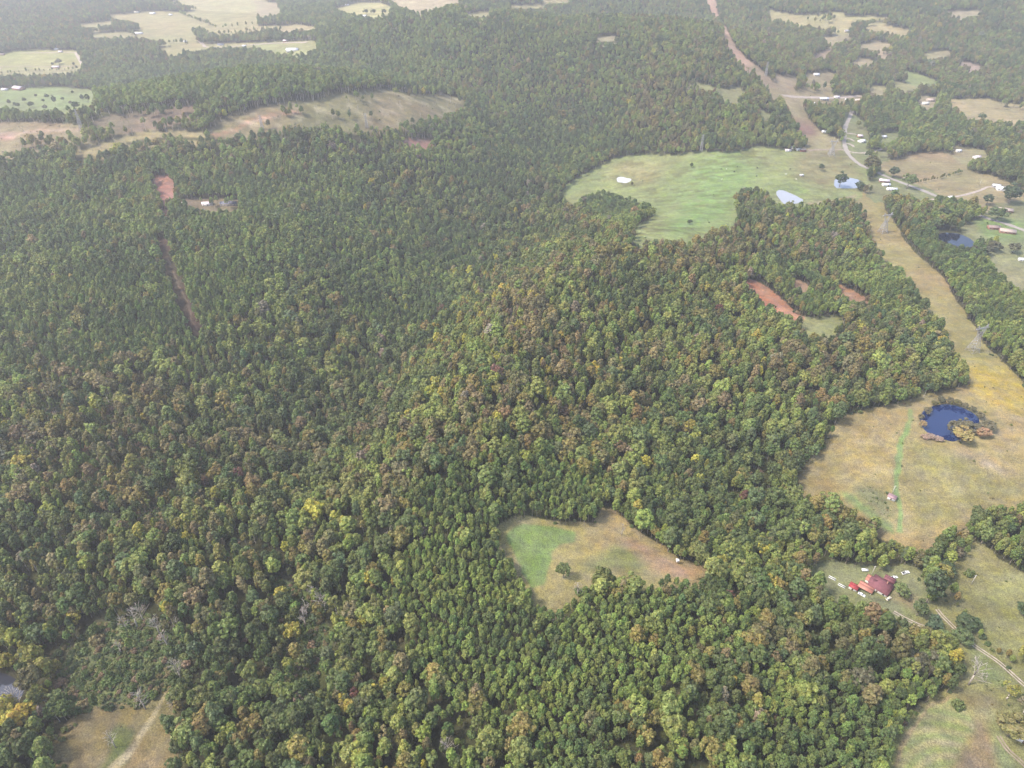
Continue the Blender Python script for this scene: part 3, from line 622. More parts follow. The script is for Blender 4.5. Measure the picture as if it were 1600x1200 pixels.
m = (r > .5) & (r < .506); ci[m] = gidx['grey']; ci[(r > .51) & (r < .5110)] = gidx['maroon']
ci[isp] = np.where(nn[isp] > .66, gidx['pinel'], np.where(nn[isp] < .32, gidx['pined'], gidx['pine']))
tint = cols[ci] * (1 + rng.normal(0, .13, (N, 1))) * (1 + rng.normal(0, .05, (N, 3)))
tint = np.clip(tint * np.array([2.38, 2.20, 1.66]), .012, .55)
kind = np.zeros(N, int); allk = KB + KS + KP
q = rng.uniform(size=N); kind = (q * 4).astype(int)
slim = (vnoise(gx, gy, 50, 73) + rng.uniform(-.5, .5, N)) > .58; kind[slim] = 4 + (q[slim] * 3).astype(int)
thin = rng.uniform(size=N) < .03 + .22 * np.exp(-.5 * (((pu - 180) / 190) ** 2 + ((pv - 850) / 220) ** 2)); kind[thin & ~isp] = 7 + (q[thin & ~isp] * 2).astype(int)
kind[isp] = 9 + (q[isp] * 3).astype(int)
tallp = isp & (pv < 262) & (pu < 760); kind[tallp] = 12
s0 = np.clip(rng.lognormal(-.13, .31, N), .42, 1.65); s0[isp] = np.clip(rng.normal(.80, .19, isp.sum()), .42, 1.35)
s0[isp & (gs > 5)] *= 1.22; s0[isp & (gs < 4)] *= .86
s0[~isp & (gs > 6)] *= .98
s0[~isp & (pv < 620)] *= .95; s0[~isp] *= .92
s0 *= np.where(gs == 8.5, 1.08, 1) * np.where(gs == 15, 1.8, 1)
s0 *= ROWSC
sz = s0 ** .55 * rng.uniform(.86, 1.12, N); sz *= np.where(isp & (gs > 5) & (gs < 8), .86, 1); sz *= np.where(ROWSC < 1, ROWSC ** .4, 1)
rot = rng.uniform(0, 6.283, N)
crown_r = np.array([PROTO[k]['r'] for k in allk])[kind] * s0
crown_h = np.array([PROTO[k]['h'] for k in allk])[kind] * sz
cu_, cv_, _ = project(gx, gy, gz + crown_h * .7)
vis = (cu_ > 2) & (cu_ < 1598) & (cv_ > 2) & (cv_ < 1196)
px = np.where(vis, crown_r / pd, 0)
one = np.zeros(N, bool)
one[np.argsort(-np.where(~isp, px, 0))[:245]] = True
one[np.argsort(-np.where(isp, px, 0))[:290]] = True

# far woods: one object per kind of wood
def scatter(name, idx, keys, kindarr, mat_like, tints, xyz, rots, scs):
    col = bpy.data.collections.new(name + '_kinds')
    for i, k in enumerate(keys):
        o = bpy.data.objects.new(f'{name}_kind_{chr(97 + i)}', PROTO[k]['both']); col.objects.link(o)
    me = bpy.data.meshes.new(name); n = len(idx); me.vertices.add(n); me.vertices.foreach_set('co', xyz[idx].astype(np.float32).ravel())
    a = me.attributes.new('pick', 'INT', 'POINT'); a.data.foreach_set('value', kindarr[idx].astype(np.int32))
    a = me.attributes.new('turn', 'FLOAT_VECTOR', 'POINT'); a.data.foreach_set('vector', np.stack([np.zeros(n), np.zeros(n), rots[idx]], 1).astype(np.float32).ravel())
    a = me.attributes.new('size', 'FLOAT_VECTOR', 'POINT'); a.data.foreach_set('vector', scs[idx].astype(np.float32).ravel())
    a = me.attributes.new('tint', 'FLOAT_COLOR', 'POINT'); a.data.foreach_set('color', np.concatenate([tints[idx], np.ones((n, 1))], 1).astype(np.float32).ravel())
    o = link(name, me); md = o.modifiers.new('scatter', 'NODES'); ng = bpy.data.node_groups.new(name + '_scatter', 'GeometryNodeTree'); md.node_group = ng
    ng.interface.new_socket('Geometry', in_out='INPUT', socket_type='NodeSocketGeometry'); ng.interface.new_socket('Geometry', in_out='OUTPUT', socket_type='NodeSocketGeometry')
    gi = ng.nodes.new('NodeGroupInput'); go = ng.nodes.new('NodeGroupOutput'); ip = ng.nodes.new('GeometryNodeInstanceOnPoints'); ci_ = ng.nodes.new('GeometryNodeCollectionInfo')
    ci_.inputs['Collection'].default_value = col; ci_.inputs['Separate Children'].default_value = True; ci_.inputs['Reset Children'].default_value = True
    def na(nm, tp):
        x = ng.nodes.new('GeometryNodeInputNamedAttribute'); x.data_type = tp; x.inputs['Name'].default_value = nm; return x.outputs['Attribute']
    ip.inputs['Pick Instance'].default_value = True
    L = ng.links.new; L(gi.outputs[0], ip.inputs['Points']); L(ci_.outputs[0], ip.inputs['Instance']); L(na('pick', 'INT'), ip.inputs['Instance Index'])
    L(na('turn', 'FLOAT_VECTOR'), ip.inputs['Rotation']); L(na('size', 'FLOAT_VECTOR'), ip.inputs['Scale']); L(ip.outputs[0], go.inputs[0])
    return tag(o, kind='stuff')
XYZ = np.stack([gx, gy, gz - .2], 1); SC = np.stack([s0 * rng.uniform(.88, 1.13, N), s0 * rng.uniform(.88, 1.13, N), sz], 1)
rest = ~one & (cv_ < 1560)
scatter('broadleaf_forest', np.where(rest & ~isp)[0], KB + KS, kind, None, tint, XYZ, rot, SC)
scatter('pine_forest', np.where(rest & isp)[0], KP, kind - 9, None, tint, XYZ, rot, SC)

# understorey: bushes in scrub, wood gaps and rough margins
bx, by = grid_pts(100, 640, 2.7); bz = relief(bx, by); bu, bv, bd = project(bx, by, bz); q = rng.uniform(size=len(bx))
dens = np.full(len(bx), .08) + .2 * ((bu < 480) & (bv > 560))
for pl, k, _ in TALL_SCRUB: dens[in_poly(bu, bv, pl)] = .97
om = open_mask(bx, by, bz, 5.0, .8); dens[om] = .012 + .08 * (vnoise(bx[om], by[om], 18, 81) > .74)
dens[in_poly(bu, bv, [(1345,758),(1385,768),(1398,800),(1388,812),(1360,795),(1335,772)])] = .5
dens[in_poly(bu, bv, [(1545,1050),(1600,1080),(1620,1130),(1560,1120),(1530,1090)])] = .3
for pl in (OPEN[0][0], PATCH[13][0], PATCH[14][0], OPEN[2][0]): dens[in_poly(bu, bv, pl)] = .0
for pl, _ in POND_PX.values(): dens[in_poly(bu, bv, pl)] = 0
k = q < dens; bx2, by2 = grid_pts(640, 1500, 9); bz2 = relief(bx2, by2); u, v, d = project(bx2, by2, bz2); om2 = open_mask(bx2, by2, bz2, 1.0, .5)
cc = in_poly(u, v, CUT_A[0]) | in_poly(u, v, CUT_B[0]) | in_poly(u, v, CUT_C[0]); k2 = om2 & (rng.uniform(size=len(bx2)) < np.where(cc, .5, .05))
for pl, _ in POND_PX.values(): k2 &= ~in_poly(u, v, pl)
k2 &= ~in_poly(u, v, strip_poly([(1332,172),(1322,196),(1319,215),(1331,247),(1385,276),(1440,297)], 5))
opn = np.concatenate([om[k], np.ones(k2.sum(), bool)])
bx = np.concatenate([bx[k], bx2[k2]]); by = np.concatenate([by[k], by2[k2]]); bz = relief(bx, by); n = len(bx)
bc = np.array([[.075,.105,.032],[.105,.12,.04],[.055,.075,.03],[.15,.125,.055],[.17,.12,.07]])[rng.choice(5, n, p=[.35,.25,.2,.12,.08])] * 1.7 * rng.uniform(.8, 1.2, (n, 1))
bs = rng.lognormal(-.35, .45, n) * np.where(opn, .33, 1); 
scatter('undergrowth', np.arange(n), KU, rng.integers(0, 3, n), None, bc, np.stack([bx, by, bz - .1], 1), rng.uniform(0, 6.28, n), np.stack([bs, bs, bs * rng.uniform(.7, 1.2, n)], 1))

# ------------------------------------------------------------------ single trees
GR = {}
def plant(name, key, loc, rz, s, szz, tn, label, cat, group=None):
    p = PROTO[key]; o = thing(name, loc, rz, label, cat, group); o.scale = (s, s, szz)
    c = link('crown', p['crown'], o); c['tint'] = [float(t) for t in tn]
    link('trunk', p['trunk'], o)
    return o
CN = dict(mid='mid green', light='light green', deep='deep green', blue='cool green', olive='olive', brown='brown', rust='rust coloured', tan='tan', yellow='bright yellow', lime='lime green', grey='bare grey', maroon='dark red', pine='dark green', pinel='fresh green', pined='very dark green')
MARK = [('by the woodland pond at the picture corner', 20, 1060), ('beside the tan clearing with a dirt track', 170, 1150), ('in the scrubby hollow past the dirt track', 330, 1090), ('in the woods between clearing and pine stand', 480, 1130),
        ('in the many-coloured woods', 620, 1130), ('at the edge of the young pine stand', 770, 1130), ('in the middle of the young pine stand', 900, 1140), ('where pine stand meets brownish woods', 1060, 1140), ('in the brownish woods', 1180, 1130),
        ('in the dark stand beside the striped mown field', 1330, 1130), ('at the border of the striped mown field', 1420, 1100), ('near the grassy lane', 1540, 1080)]
def near(u, v): return min(MARK, key=lambda m_: (m_[1] - u) ** 2 + (m_[2] - v) ** 2)[0]
for i in np.where(one)[0]:
    k = allk[kind[i]]; cn = CN[names[ci[i]]]; wd = 'conical' if kind[i] >= 9 and sz[i] > s0[i] * 1.12 else ('broad' if s0[i] > 1.1 else ('slender' if k.startswith(('oval', 'pine')) else 'rounded'))
    sp = 'pine' if isp[i] else 'broadleaf tree'; wh = near(cu_[i], cv_[i]); row = 'lowermost ' if cv_[i] > 1165 else ('upper ' if cv_[i] < 1120 else '')
    lab = f'{row}{wd} {cn} {sp} {wh}'; 
    plant('pine_tree' if isp[i] else 'broadleaf_tree', k, tuple(XYZ[i]), rot[i], s0[i], sz[i], tint[i], lab, 'pine' if isp[i] else 'tree', lab.replace('tree', 'trees').replace(' pine ', ' pines '))
GREEN = PAL['mid']; 
def lone(u, v, wpx, hpx, key, colr, label, cat='tree', name='broadleaf_tree', group=None):
    x, y, z = on_ground(u, v); dep = y * cT + (H - z) * sT; p = PROTO[key]; k = F / dep; dn = math.atan2(H - z, math.hypot(x, y))
    s = wpx / 2 / k / p['r']; hh = max(1.0, (hpx / k - wpx / k * math.sin(dn) * .45) / math.cos(dn)) ; szz = hh / p['h']
    return plant(name, key, (x, y, z - .1), random.uniform(0, 6.28), s, szz, [t * 1.6 for t in (PAL[colr] if colr in PAL else colr)], label, cat, group)
lone(880, 903, 19, 28, 'broad0', 'light', 'round green tree standing alone in the two-tone meadow')
lone(1405, 932, 23, 26, 'broad1', 'light', 'round light green tree beside the dark red house roof')
lone(1447, 942, 32, 62, 'broad2', 'deep', 'tallest dark green tree east of the red-roofed house')
lone(1432, 962, 22, 32, 'broad3', 'mid', 'green tree at the foot of the tallest tree by the lawn')
lone(1455, 985, 25, 28, 'broad0', 'blue', 'bushy bright green tree where the drive meets the lane')
lone(1444, 1000, 26, 26, 'broad1', 'olive', 'olive green low tree over the end of the drive')
lone(1474, 1004, 26, 26, 'broad2', 'light', 'light green tree between drive and rutted lane')
lone(1501, 1004, 27, 26, 'broad3', 'mid', 'dense round dark tree touching the rutted lane')
lone(1506, 982, 34, 28, 'broad0', 'deep', 'wide dark green tree north of the rutted lane')
lone(1448, 896, 26, 36, 'broad2', 'mid', 'green tree in the hedgerow below the big meadow')
lone(1474, 900, 26, 30, 'broad1', 'deep', 'dark spreading tree at the corner of the olive pasture')
lone(1430, 885, 24, 30, 'broad3', 'olive', 'olive tree beside the parked white pickup')
lone(1488, 868, 24, 24, 'broad0', 'rust', 'rust-topped bush below the big tan meadow')
lone(1514, 899, 15, 14, 'bush0', 'light', 'small green bush beside the leaning utility pole', 'bush', 'bush')
lone(1597, 962, 26, 26, 'broad1', 'deep', 'dark round bush at the pasture edge')
lone(1600, 1036, 30, 36, 'broad2', 'yellow', 'bright yellow tree beside the lane at the pasture')
lone(1572, 1092, 26, 34, 'thin0', 'yellow', 'thin yellow-green tree below the rutted lane')
lone(1574, 1150, 46, 50, 'broad3', (.15,.135,.05), 'large spreading yellow-olive tree above the white trailer')
lone(1594, 1118, 36, 40, 'thin1', 'tan', 'sparse tan tree behind the large olive tree')
lone(1494, 1104, 19, 18, 'bush1', 'light', 'round green bush at the tip of the striped mown field', 'bush', 'bush')
lone(812, 950, 30, 28, 'broad1', 'lime', 'pale yellow-green tree at the meadow tip')
lone(1268, 838, 27, 30, 'broad2', 'lime', 'yellow-green crown at the wood edge below the big meadow')
lone(1267, 1058, 26, 28, 'broad0', (.25,.205,.02), 'brilliant yellow tree above the dark pine stand')
lone(1240, 1048, 34, 36, 'broad1', 'light', 'broad light green double crown in the right-hand woods')
lone(1345, 1050, 34, 70, 'broad3', 'mid', 'towering green oak crown in the right-hand woods')
lone(1393, 1040, 26, 62, 'oval0', 'olive', 'tall narrow olive tree beside the towering oak')
lone(1340, 1075, 34, 40, 'broad2', 'brown', 'wide brown crown in front of the towering oak')
lone(1424, 1050, 32, 40, 'broad0', 'brown', 'brownish-green crown at the wood edge by the lane')
lone(1452, 1050, 32, 42, 'broad1', 'brown', 'second brownish crown at the wood edge by the lane')
lone(62, 1045, 30, 50, 'broad2', 'yellow', 'yellow tree standing beside the corner pond')
lone(80, 1060, 26, 44, 'oval1', 'yellow', 'slender yellow tree just past the corner pond')
lone(58, 1078, 34, 50, 'broad3', 'olive', 'big olive tree at the bank of the corner pond')
lone(46, 1135, 36, 46, 'broad0', (.26,.19,.03), 'golden tree below the corner pond')
lone(96, 1100, 22, 30, 'broad1', 'light', 'light green tree between corner pond and tan clearing')
lone(1077, 350, 8, 8, 'broad0', 'deep', 'small dark tree alone in the lower part of the pasture')
lone(1311, 293, 18, 26, 'broad1', 'deep', 'large dark tree beside the pale rectangular pond')
lone(1282, 267, 9, 12, 'broad2', 'deep', 'small dark tree in the pasture above the pale pond')
lone(1080, 262, 5, 9, 'oval0', 'mid', 'tiny tree in the pasture below the lattice tower')
lone(987, 291, 4, 8, 'oval1', 'brown', 'tiny brown tree beside the white pond')
lone(1342, 297, 14, 14, 'broad0', 'deep', 'dark shrub at the east end of the rectangular pond')
lone(1532, 189, 11, 13, 'broad3', 'mid', 'round tree alone in the upper tan field')
lone(1417, 295, 20, 26, 'broad2', 'light', 'bright green tree beside the country road')
lone(1394, 277, 16, 18, 'broad3', 'deep', 'dark tree on the road side of the brown field')
lone(1358, 268, 20, 26, 'broad0', 'olive', 'yellow-olive tree at the road bend')
lone(1470, 345, 20, 24, 'broad1', 'deep', 'dark tree behind the shaded pond')
lone(1541, 320, 16, 18, 'broad2', 'deep', 'dark tree in front of the white farm yard')
lone(1575, 318, 28, 32, 'broad0', 'deep', 'large tree above the pale-roofed house')
lone(1556, 345, 26, 24, 'broad3', 'mid', 'wide dark tree beside the brick house lawn')
lone(1550, 393, 20, 20, 'broad1', 'brown', 'brown round tree below the mown lawn')
lone(1582, 395, 18, 18, 'broad2', 'brown', 'second brown round tree below the mown lawn')
lone(1533, 398, 24, 20, 'broad0', 'brown', 'brown thicket at the end of the shaded pond')
for u, v, wq, hq, c, l in ((1458,634,9,11,'olive','olive brush at the north bank of the pond'),(1469,631,12,14,'brown','brown brush at the north bank of the pond'),(1482,631,10,13,'tan','tan brush at the middle of the north bank'),(1494,634,12,13,'olive','wide olive brush at the north bank'),(1506,638,10,11,'tan','tan brush where the bank bends east'),(1518,644,11,12,'brown','brown brush near the pond corner'),(1529,654,12,13,'tan','tan brush at the east end of the pond'),(1453,684,14,9,(.22,.16,.12),'low pinkish reeds along the south bank'),(1466,688,14,8,(.22,.16,.12),'more pinkish reeds toward the golden willow'),(1486,676,20,24,'tan','tan willow leaning over the blue pond'),(1500,690,30,30,(.24,.19,.07),'largest golden willow at the blue pond'),(1506,672,22,22,'tan','dusty tan willow behind the golden one at the pond'),(1520,676,20,18,'tan','pinkish tan willow on the pond bank'),(1534,682,22,18,(.24,.15,.08),'rusty willow at the east bank of the pond'),(1540,672,22,20,'tan','tan willow beyond the pond bank'),
                       (1440,668,11,14,(.24,.17,.08),'small rusty shrub at the west pond bank'),(1437,656,10,12,'tan','small tan shrub at the west end of the pond'),(1448,646,13,12,'tan','low tan shrub at the pond corner'),(1444,685,12,8,(.25,.17,.12),'pinkish low shrub on the lower pond bank')):
    lone(u, v, wq, hq, 'broad%d' % random.randrange(4), c, l, 'willow' if 'willow' in l.split(' toward')[0] else 'shrub', 'willow_tree' if 'willow' in l.split(' toward')[0] else 'shrub')
for i, (u, v, wq, hq) in enumerate(((16,165,6,10),(24,166,5,7),(30,169,7,9),(39.5,161,6,9),(49.5,168.5,9,10),(57,153,5,7),(68.5,161,5,7),(74.5,155,7,9),(87,164.5,7,15),(99,158,5,7),(111.5,165,5,8),(114.5,148,4,7),(130,158.5,7,11),(139,161,8,15),(121,172,11,14),(72,172,8,9))):
    lone(u, v, wq, hq, 'broad%d' % (i % 4), 'deep' if i % 5 else 'brown', 'small round dark tree dotted over the pale green barn pasture', group='trees dotted over the barn pasture')
for u in (572, 584, 600): lone(u, 23, 8, 9, 'broad1', 'deep', 'round tree in a row of three on the far straw field', group='row of three trees on the far straw field')
lone(83, 103, 4, 6, 'oval1', 'deep', 'narrow dark tree beside the far field house'); lone(93, 101, 11, 9, 'broad0', 'brown', 'wide brown tree behind the far field house'); lone(116, 103, 4, 6, 'oval2', 'deep', 'narrow tree near the bend of the far farm track')

# bare trees
PALE = weathered('dead_wood', (.36, .31, .26), .9, 2, .2)
def bare_mesh(h, seed, spread=1.0, n=15):
    rs = random.Random(seed); b = MB(); b2 = MB(); top = Vector((rs.uniform(-.5, .5), rs.uniform(-.5, .5), h * .8)); b.tube((0, 0, -.8), top * .5, .26, .18, 6); b.tube(top * .5, top, .18, .07, 6)
    for i in range(n):
        t = rs.uniform(.3, 1); p = top * t; th = i * 2.4; l = h * .36 * (1.15 - .6 * t) * spread; q = p + Vector((math.cos(th) * l, math.sin(th) * l, l * rs.uniform(.5, 1.1)))
        b2.tube(p, q, .085, .04, 4)
        for j in range(3):
            r_ = p.lerp(q, rs.uniform(.35, 1)); l2 = l * .45; b2.tube(r_, r_ + Vector((rs.uniform(-1, 1), rs.uniform(-1, 1), rs.uniform(.1, 1))) * l2, .05, .03, 3)
    return b.mesh('bare_trunk', PALE), b2.mesh('bare_limbs', PALE)
BARE = [bare_mesh(11, i, s_) for i, s_ in ((1, .6), (2, .5), (3, .8))]
def bare(u, v, hpx, k, label, group=None):
    x, y, z = on_ground(u, v); dep = y * cT + (H - z) * sT; hh = hpx * dep / F / math.cos(math.atan2(H, y)); o = thing('bare_tree', (x, y, z), random.uniform(0, 6), label, 'bare tree', group)
    s = hh / 11; o.scale = (s, s, s); link('trunk', BARE[k][0], o); link('branches', BARE[k][1], o)
bare(1513, 1070, 34, 2, 'pale bare tree with white trunk above the striped mown field'); bare(971, 836, 19, 1, 'grey bare tree at the top corner of the two-tone meadow')
bare(228, 1108, 28, 0, 'white dead tree beside the dirt track'); bare(275, 1110, 22, 1, 'second pale dead tree across the dirt track'); bare(181, 1168, 20, 2, 'low grey leafless bush in the tan clearing')
bare(903, 931, 26, 1, 'slim grey snag at the lower rim of the meadow'); bare(1447, 1060, 22, 0, 'grey leafless crown at the wood edge by the lane')
for i, (u, v, h_) in enumerate(((45,690,26),(497,945,34),(506,960,30),(480,965,26),(477,978,30),(38,1110,30),(200,985,24),(215,980,28),(225,970,26),(250,990,30),(263,1010,28),(283,1060,26),(345,1000,20),(178,945,18),(280,985,18),(535,1090,26),(540,1115,20),(700,1180,22),(410,1170,20),(190,1020,18),(660,845,22),(610,850,26),(1270,1065,20),(970,1125,18),(1225,1010,16),(212,600,16),(90,655,14),(560,1105,18))):
    w_ = near(u, v); bare(u, v, h_, i % 3, f'{("slim", "short-limbed", "wide-limbed")[i % 3]} leafless snag {w_}' if v > 900 else 'pale leafless snag in the woods high above the picture edge', ('leafless snags ' + w_) if v > 900 else 'leafless snags higher in the woods')
for i, (u, v, h_) in enumerate(((208,212,14),(158,232,12),(145,236,11),(180,224,10),(657,183,10),(600,172,8),(560,172,9),(610,160,9),(625,165,9),(700,170,9),(712,168,8),(430,190,8),(520,188,8),(38,208,11),(32,205,10),(205,178,10),(245,205,8),(680,165,9),(545,160,8))):
    bare(u, v, h_, i % 3, 'thin pale stem left standing in the clear-cut', 'stems left standing in the clear-cut')

# ------------------------------------------------------------------ buildings
RF = dict(dred=weathered('dark_red_shingles', (.17, .066, .072), .85, .8, .25), salmon=weathered('salmon_metal_sheet', (.40, .17, .12), .5, .6, .1, (1, .1, 1)), red=weathered('red_metal_sheet', (.32, .05, .05), .5, .6, .1), pink=weathered('faded_pink_metal', (.30, .19, .19), .5, .8, .15),
          white=weathered('white_metal_sheet', (.75, .74, .74), .45, .6, .06), grey=weathered('grey_shingles', (.26, .25, .26), .85, .8, .2), brown=weathered('brown_shingles', (.26, .19, .16), .85, .8, .2), cream=weathered('cream_sheet', (.70, .66, .55), .6, .8, .08), tan=weathered('tan_shingles', (.42, .33, .27), .85, .8, .15), slate=weathered('dark_shingles', (.14, .14, .17), .85, .8, .2), palepink=weathered('pale_pink_sheet', (.68, .58, .60), .5, .6, .08))
WL = dict(white=weathered('white_siding', (.72, .70, .66), .8, .8, .07), brick=weathered('brick_wall', (.33, .17, .12), .9, 1.5, .2), grey=weathered('grey_siding', (.40, .39, .38), .8, .8, .1), tan=weathered('tan_siding', (.48, .41, .33), .8, .8, .1), red=weathered('red_boards', (.30, .07, .06), .8, .8, .2))
GLASS = mat('window_glass', (.03, .035, .045), .1, .5); DOORM = weathered('painted_door', (.16, .10, .07), .6, 1, .1); TRIM = weathered('white_trim', (.78, .77, .75), .6, 1, .05)
def house(u, v, L_, W_, rz, roof, wall, label, hw=2.7, pitch=.42, hip=False, name='house', cat='house', openw=False, extras=(), group=None, loc=None):
    x, y, z = loc or on_ground(u, v); o = thing(name, (x, y, z), R(rz), label, cat, group); a, b = L_ / 2, W_ / 2; hr = hw + b * pitch
    if openw:
        for sx in (-1, 1):
            for sy in (-1, 1):
                m = MB(); m.box(sx * (a - .25) - .09, sx * (a - .25) + .09, sy * (b - .25) - .09, sy * (b - .25) + .09, -.4, hw); m.build('post', TRIM, o)
    else:
        m = MB(); m.box(-a, a, -b, b, -.8, hw)
        if not hip: m.prism([(-b, hw), (b, hw), (0, hr - .03)], -a, a); m.v[-6:] = [(q[1], q[0], q[2]) for q in m.v[-6:]]
        m.build('wall', WL[wall], o)
    m = MB(); e = .45; t = .14; zl = hw - e * pitch + .02
    if hip:
        c = max(a - b, .01) + .0
        lo = [(-a - e, -b - e, zl), (a + e, -b - e, zl), (a + e, b + e, zl), (-a - e, b + e, zl)]; r0 = (-c, 0, hr + .02); r1 = (c, 0, hr + .02)
        V = lo + [r0, r1] + [(p[0], p[1], p[2] - t) for p in lo]
        m.add(V, [(0, 1, 5, 4), (2, 3, 4, 5), (1, 2, 5), (3, 0, 4), (6, 7, 1, 0), (7, 8, 2, 1), (8, 9, 3, 2), (9, 6, 0, 3), (9, 8, 7, 6)])
    else:
        for s in (-1, 1):
            V = []
            for xx in (-a - e, a + e):
                V += [(xx, s * (b + e), zl), (xx, s * .001, hr + .02), (xx, s * .001, hr + .02 + t), (xx, s * (b + e), zl + t)]
            m.add(V, [(0, 1, 2, 3), (7, 6, 5, 4), (0, 4, 5, 1), (3, 2, 6, 7), (0, 3, 7, 4), (1, 5, 6, 2)])
    rf = m.build('roof', RF[roof], o)
    if not openw:
        n = max(1, int(L_ / 4))
        for sy in (-1, 1):
            for i in range(n):
                xx = -a + L_ * (i + .5) / n
                if sy == -1 and i == n // 2:
                    m = MB(); m.box(xx - .5, xx + .5, sy * (b + .03), sy * (b - .05), 0, 2.1); m.build('door', DOORM, o)
                else:
                    m = MB(); m.box(xx - .55, xx + .55, sy * (b + .03), sy * (b - .05), 1.0, 2.1); m.build('window', GLASS, o)
        for sx in (-1, 1):
            m = MB(); m.box(sx * (a + .03), sx * (a - .05), -.55, .55, 1.0, 2.1); m.build('window', GLASS, o)
    if 'chimney' in extras:
        m = MB(); m.box(a * .4 - .35, a * .4 + .35, -.35 + b * .3, .35 + b * .3, hw, hr + .9); m.build('chimney', WL['brick'], rf)
    return o, hr
# the farmstead on the lawn
hx = house(1375, 918, 12.5, 11.5, -47, 'dred', 'white', 'main farmhouse under a wide dark red hipped roof', hip=True, hw=3.0, pitch=.5, extras=('chimney',), name='farmhouse')[0]
m = MB(); m.prism([(-3.0, 3.0), (3.0, 3.0), (0, 4.75)], -7.05, -3.2)
m.v = [(p[1], p[0] - .6, p[2]) for p in m.v]; m.build('gable', WL['white'], hx)
m = MB()
for s in (-1, 1):
    V = []
    for xx in (-7.35, -2.6): V += [(xx, -.6 + s * 3.5, 2.78), (xx, -.6 + s * .001, 4.82), (xx, -.6 + s * .001, 4.96), (xx, -.6 + s * 3.5, 2.92)]
    m.add(V, [(0, 1, 2, 3), (7, 6, 5, 4), (0, 4, 5, 1), (3, 2, 6, 7), (0, 3, 7, 4), (1, 5, 6, 2)])
m.build('gable_roof', RF['dred'], hx)
house(1352, 921, 8.6, 5.6, -42, 'salmon', 'white', 'salmon roofed carport in front of the farmhouse', hw=2.6, pitch=.3, openw=True, name='carport', cat='carport')
house(1361, 909, 6.2, 5.4, -42, 'salmon', 'white', 'salmon roofed outbuilding behind the farmhouse', hw=2.5, pitch=.3, name='outbuilding', cat='shed')
house(1333, 919.5, 5.0, 4.2, -42, 'red', 'white', 'bright red roofed white shed at the end of the row', hw=2.6, pitch=.45, name='shed', cat='shed')
house(1389, 908, 6.0, 4.0, -42, 'dred', 'red', 'dark red shed behind the farmhouse near the white car', hw=2.3, pitch=.35, name='shed', cat='shed')
house(1279, 909, 3.4, 2.8, 40, 'white', 'grey', 'small white roofed shed at the wood edge of the lawn', hw=2.1, pitch=.1, name='shed', cat='shed')
house(1393, 779, 5.2, 4.2, -40, 'pink', 'white', 'small faded pink roofed shed beside the green path', hw=2.4, pitch=.4, name='shed', cat='shed')
house(1599, 1158, 7, 3, -38, 'white', 'white', 'white trailer home under the olive tree', hw=2.4, pitch=.12, name='trailer_home', cat='trailer')
